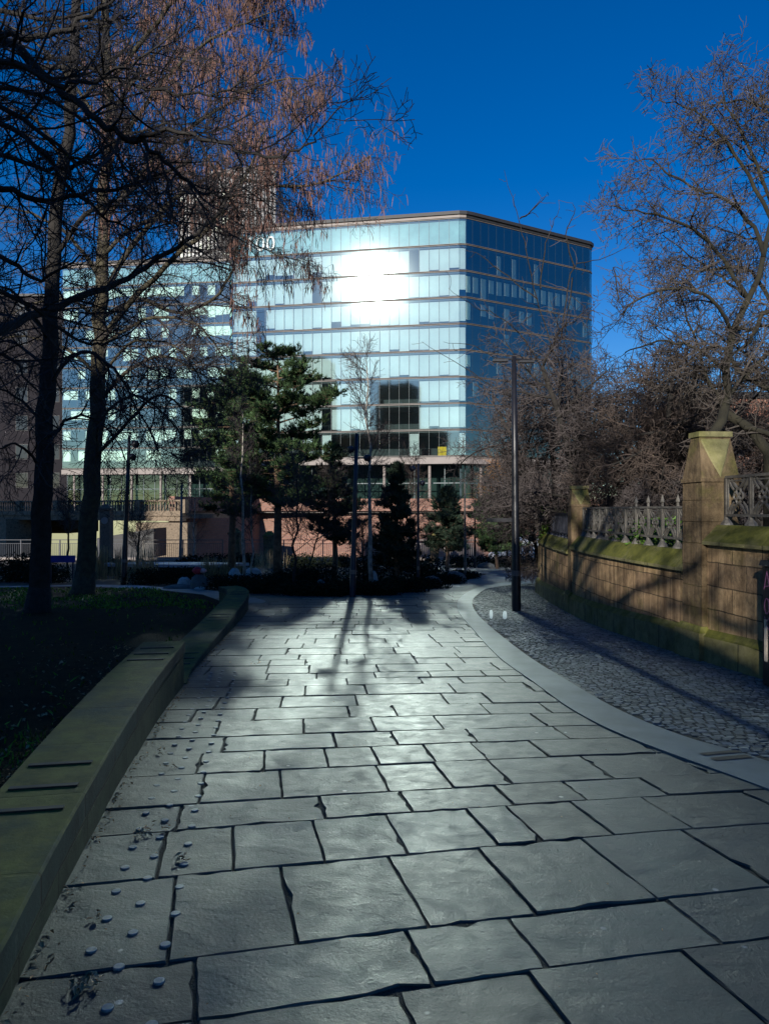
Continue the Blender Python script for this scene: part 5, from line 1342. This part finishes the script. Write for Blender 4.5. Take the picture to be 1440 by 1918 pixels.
    for i in range(len(pl) - 1):
        a, b = pl[i], pl[i + 1]; L = (b - a).length; n = max(1, round(L / 2.2)); u = (b - a).normalized()
        for k in range(n):
            p = a.lerp(b, k / n); q = a.lerp(b, (k + 1) / n)
            lg.add([(p.x, p.y, 2.6), (q.x, q.y, 2.6), (q.x, q.y, 8.35), (p.x, p.y, 8.35)], [(0, 1, 2, 3)])
            lm.box((p.x, p.y, 5.5), (.10, .16, 5.7), math.atan2(u.y, u.x))
        m = (a + b) / 2; lm.box((m.x, m.y, 5.6), (L, .1, .14), math.atan2(u.y, u.x))
    lg.build('ground_floor_glazing', M['glass_low'], t); lm.build('ground_floor_mullions', M['mullion'], t)
    for i, nn in ((0, 6), (4, 5), (7, 4)):
        a, b = O[i], O[i + 1]; u = (b - a).normalized(); nr = Vector((-u.y, u.x))
        for k in range(nn):
            p = a.lerp(b, (k + .35) / nn) + nr * .7; mb = MB(); mb.tube([Vector((p.x, p.y, 1.2)), Vector((p.x, p.y, 8.4))], .22, 10); mb.build('column', M['soffit'], t)
    inn2 = MB(); pl2 = inset(5.5)
    for a, b in zip(pl2, pl2[1:]): inn2.add([(a.x, a.y, 1.2), (b.x, b.y, 1.2), (b.x, b.y, 8.3), (a.x, a.y, 8.3)], [(0, 1, 2, 3)])
    inn2.build('lobby_wall', M['interior'], t)
    # numerals 100 high on the front
    a, b = O[4], O[5]; u = (b - a).normalized(); nr = Vector((u.y, -u.x))
    cu = bpy.data.curves.new('numerals', 'FONT'); cu.body = '100'; cu.size = 3.1; cu.extrude = .04; cu.offset = -.015; cu.space_character = 1.05
    tmp = bpy.data.objects.new('numerals_curve', cu); COL.objects.link(tmp); bpy.context.view_layer.update()
    me = bpy.data.meshes.new_from_object(tmp.evaluated_get(bpy.context.evaluated_depsgraph_get())); me.name = 'numerals'
    me.materials.clear(); me.materials.append(M['sign']); bpy.data.objects.remove(tmp)
    ob = bpy.data.objects.new('numerals', me); COL.objects.link(ob)
    p = a.lerp(b, (-21.3 - a.x) / (b.x - a.x)) + nr * .18
    ob.location = (p.x, p.y, 41.25); ob.rotation_euler = (PI / 2, 0, math.atan2(u.y, u.x))
    bpy.context.view_layer.update(); ob.parent = t; ob.matrix_parent_inverse = Matrix.Translation(-t.location)
glass_building()
tag(MB.build((lambda m: (m.box((8.6, 110.4, Z0 + .14 + .8), (1.25, .7, .5)), m.box((8.6, 110.7, Z0 + .14 + .75), (1.25, .25, 1.5)), m.box((8.6, 110.3, Z0 + .14 + .3), (1.1, .6, .5)), m)[-1])(MB()), 'armchair', M['yellow']), 'yellow high backed chair behind the glass near the building corner', 'chair')

def tower():
    t = thing('tower_block', (-55, 262, 1), 'tall dark glass tower rising behind the left end of the glass building', 'building')
    for nm, x0, x1, y0, zt, zr in (('tall_block', -62.5, -38.2, 260, 119, 116), ('lower_block', -72.5, -62.8, 262, 117, 117)):
        mb = MB(); mb.add([(x0, y0, 1), (x1, y0, 1), (x1, y0 + 20, 1), (x0, y0 + 20, 1), (x0, y0, zt + 1.5), (x1, y0, zt + 4.5 if nm == 'tall_block' else zt), (x1, y0 + 20, zt + 4), (x0, y0 + 20, zt)], [(0, 1, 5, 4), (1, 2, 6, 5), (2, 3, 7, 6), (3, 0, 4, 7), (4, 5, 6, 7)]); b = mb.build(nm, M['tower_body'], t)
        fb = MB(); rr = random.Random(3); x = x0
        while x < x1:
            fb.box((x, y0 - .35, zt / 2), (.22, .7, zt)); x += 1.35
        fb.build('fins', M['fin'], b)
        wb = MB(); x = x0 + .2
        while x < x1 - 1.2:
            for k in range(36):
                z = zt - 3.2 * (k + 1) - 4
                if z > 60 and rr.random() < (.30 if x < -52 else .13): wb.box((x + .55, y0 - .06, z + 1.2), (.75, .1, 2.3))
            x += 1.35
        wb.build('pale_panels', M['blind'], b)
M['tower_body'] = simple('dark tower cladding', (0.04, 0.047, 0.058), 0.35, 0.35, 0.15)
tower()

def block(name, x0, x1, y0, y1, z1, mat, label, wins=None, roofc='roof', wm='carglass', gable=False, wf='ledge'):
    t = thing(name, ((x0 + x1) / 2, y0, 0), label, 'building'); z0 = -3
    mb = MB(); pts = [(x0, y0), (x1, y0), (x1, y1), (x0, y1), (x0, y0)]; u = 0; 
    for a, b in zip(pts, pts[1:]):
        L = math.dist(a, b); mb.add([(a[0], a[1], z0), (b[0], b[1], z0), (b[0], b[1], z1), (a[0], a[1], z1)], [(0, 1, 2, 3)], uvs=[[(u, z0), (u + L, z0), (u + L, z1), (u, z1)]]); u += L
    mb.build('walls', M[mat], t)
    mb = MB()
    if gable:
        ym = (y0 + y1) / 2; h = (y1 - y0) * .35
        mb.add([(x0 - .4, y0 - .4, z1), (x1 + .4, y0 - .4, z1), (x1 + .4, y1 + .4, z1), (x0 - .4, y1 + .4, z1), (x0 - .4, ym, z1 + h), (x1 + .4, ym, z1 + h)], [(0, 1, 5, 4), (2, 3, 4, 5), (1, 2, 5), (3, 0, 4)])
    else: mb.box(((x0 + x1) / 2, (y0 + y1) / 2, z1 + .2), (x1 - x0 + .5, y1 - y0 + .5, .5))
    mb.build('roof', M[roofc], t)
    if wins:
        w, h, sx, sz, zs = wins; x = x0 + sx * .5
        while x < x1 - w:
            z = zs
            while z < z1 - h:
                fr = MB(); fr.box((x + w / 2, y0 - .02, z + h / 2), (w + .2, .12, h + .2)); f = fr.build('window', M[wf], t)
                pn = MB(); pn.box((x + w / 2, y0 - .10, z + h / 2), (w, .03, h)); pn.box((x + w / 2, y0 - .125, z + h / 2), (.05, .03, h)); pn.build('pane', M[wm], f); z += sz
            x += sx
    return t
block('shaded_brick_building', -100, -61.8, 145, 160, 43.5, 'brick_shaded', 'shade-darkened brown brick building at the left edge beyond the bridge', wins=(2.2, 2.8, 6.2, 5.6, 6), gable=False, wf='roof')
block('red_brick_building', 27, 48, 62, 78, 11.0, 'brick_red', 'red brick building glimpsed through branches behind the right wall', wins=(1.3, 2.0, 3.4, 3.6, -1), gable=False)
block('pale_building', 27, 37, 48, 56, 2.9, 'soffit', 'pale low building behind the near iron railing', roofc='roof')
# behind the camera: two added shade blocks, and the church mirrored in the glass
def shade():
    t = thing('plaza_shade_block', (-30, -28, 0), 'unseen stone block added behind the viewpoint to shade the plaza, sloped along the wall', 'building')
    pr = [(-3.0, -3), (-3.0, 6.1), (-17.4, 18.4), (-60, 18.4), (-60, -3)]  # added shade caster; slope set so its shadow edge follows the wall
    mb = MB(); n = len(pr)
    mb.add([(x, -20, z) for x, z in pr] + [(x - 4, -34, z) for x, z in pr], [tuple(range(n)), tuple(range(2 * n - 1, n - 1, -1))] + [(i, (i + 1) % n, n + (i + 1) % n, n + i) for i in range(n)]); mb.build('walls', M['church'], t)
    t = thing('church', (-55, -60, 0), 'dark stone church with a square pinnacled tower behind the viewpoint', 'building')
    mb = MB(); mb.box((-62, -68, 16.0), (44, 14, 34)); mb.build('nave', M['church'], t)
    mb = MB(); mb.box((-58.5, -66, 24), (15, 12, 54)); mb.build('tower', M['church'], t)
    for dx in (-6, -2, 2, 6):
        mb = MB(); mb.box((-58.5 + dx, -60.5, 51.5), (1.0, 1.0, 5), taper=.1); mb.build('pinnacle', M['church'], t)
    t = thing('left_shade_block', (-100, -27, 0), 'tall unseen block added far behind and left to shade the bridge side', 'building')
    mb = MB(); mb.box((-102, -27, 26), (61, 14, 58)); mb.build('walls', M['church'], t)  # added out of view to shade the bridge and the left bank
shade()
def shade_tree():
    rr = random.Random(77)
    S = dict(seg=[6, 6, 5, 4, 3], wob=[.05, .12, .16, .2, .25], trop=[.05, .05, .02, .0, 0], n=[16, 8, 6, 3, 0], t0=[.3, .15, .12, .1, 0],
             ang=[(35, 75), (30, 70), (25, 70), (25, 70), (20, 60)], len=[9.5, 3.4, 1.7, .8, .4], rad=[.26, .09, .035, .014, .008], rmin=.006, max=4, tl=1)
    for (x, y, lab) in ((-4.6, -4.5, 'bare tree behind the viewpoint that dapples the stone wall'), (-1.4, -9.5, 'second bare tree behind the viewpoint, farther back')):
        t = thing('bare_tree', (x, y, 0), lab, 'tree'); m = (MB(), MB())
        grow(m, Vector((x, y, -.1)), Vector((.03, .02, 1)), 9.5, .26, 0, S, rr); finish_tree(t, m, 'bark', 'twig')
shade_tree()
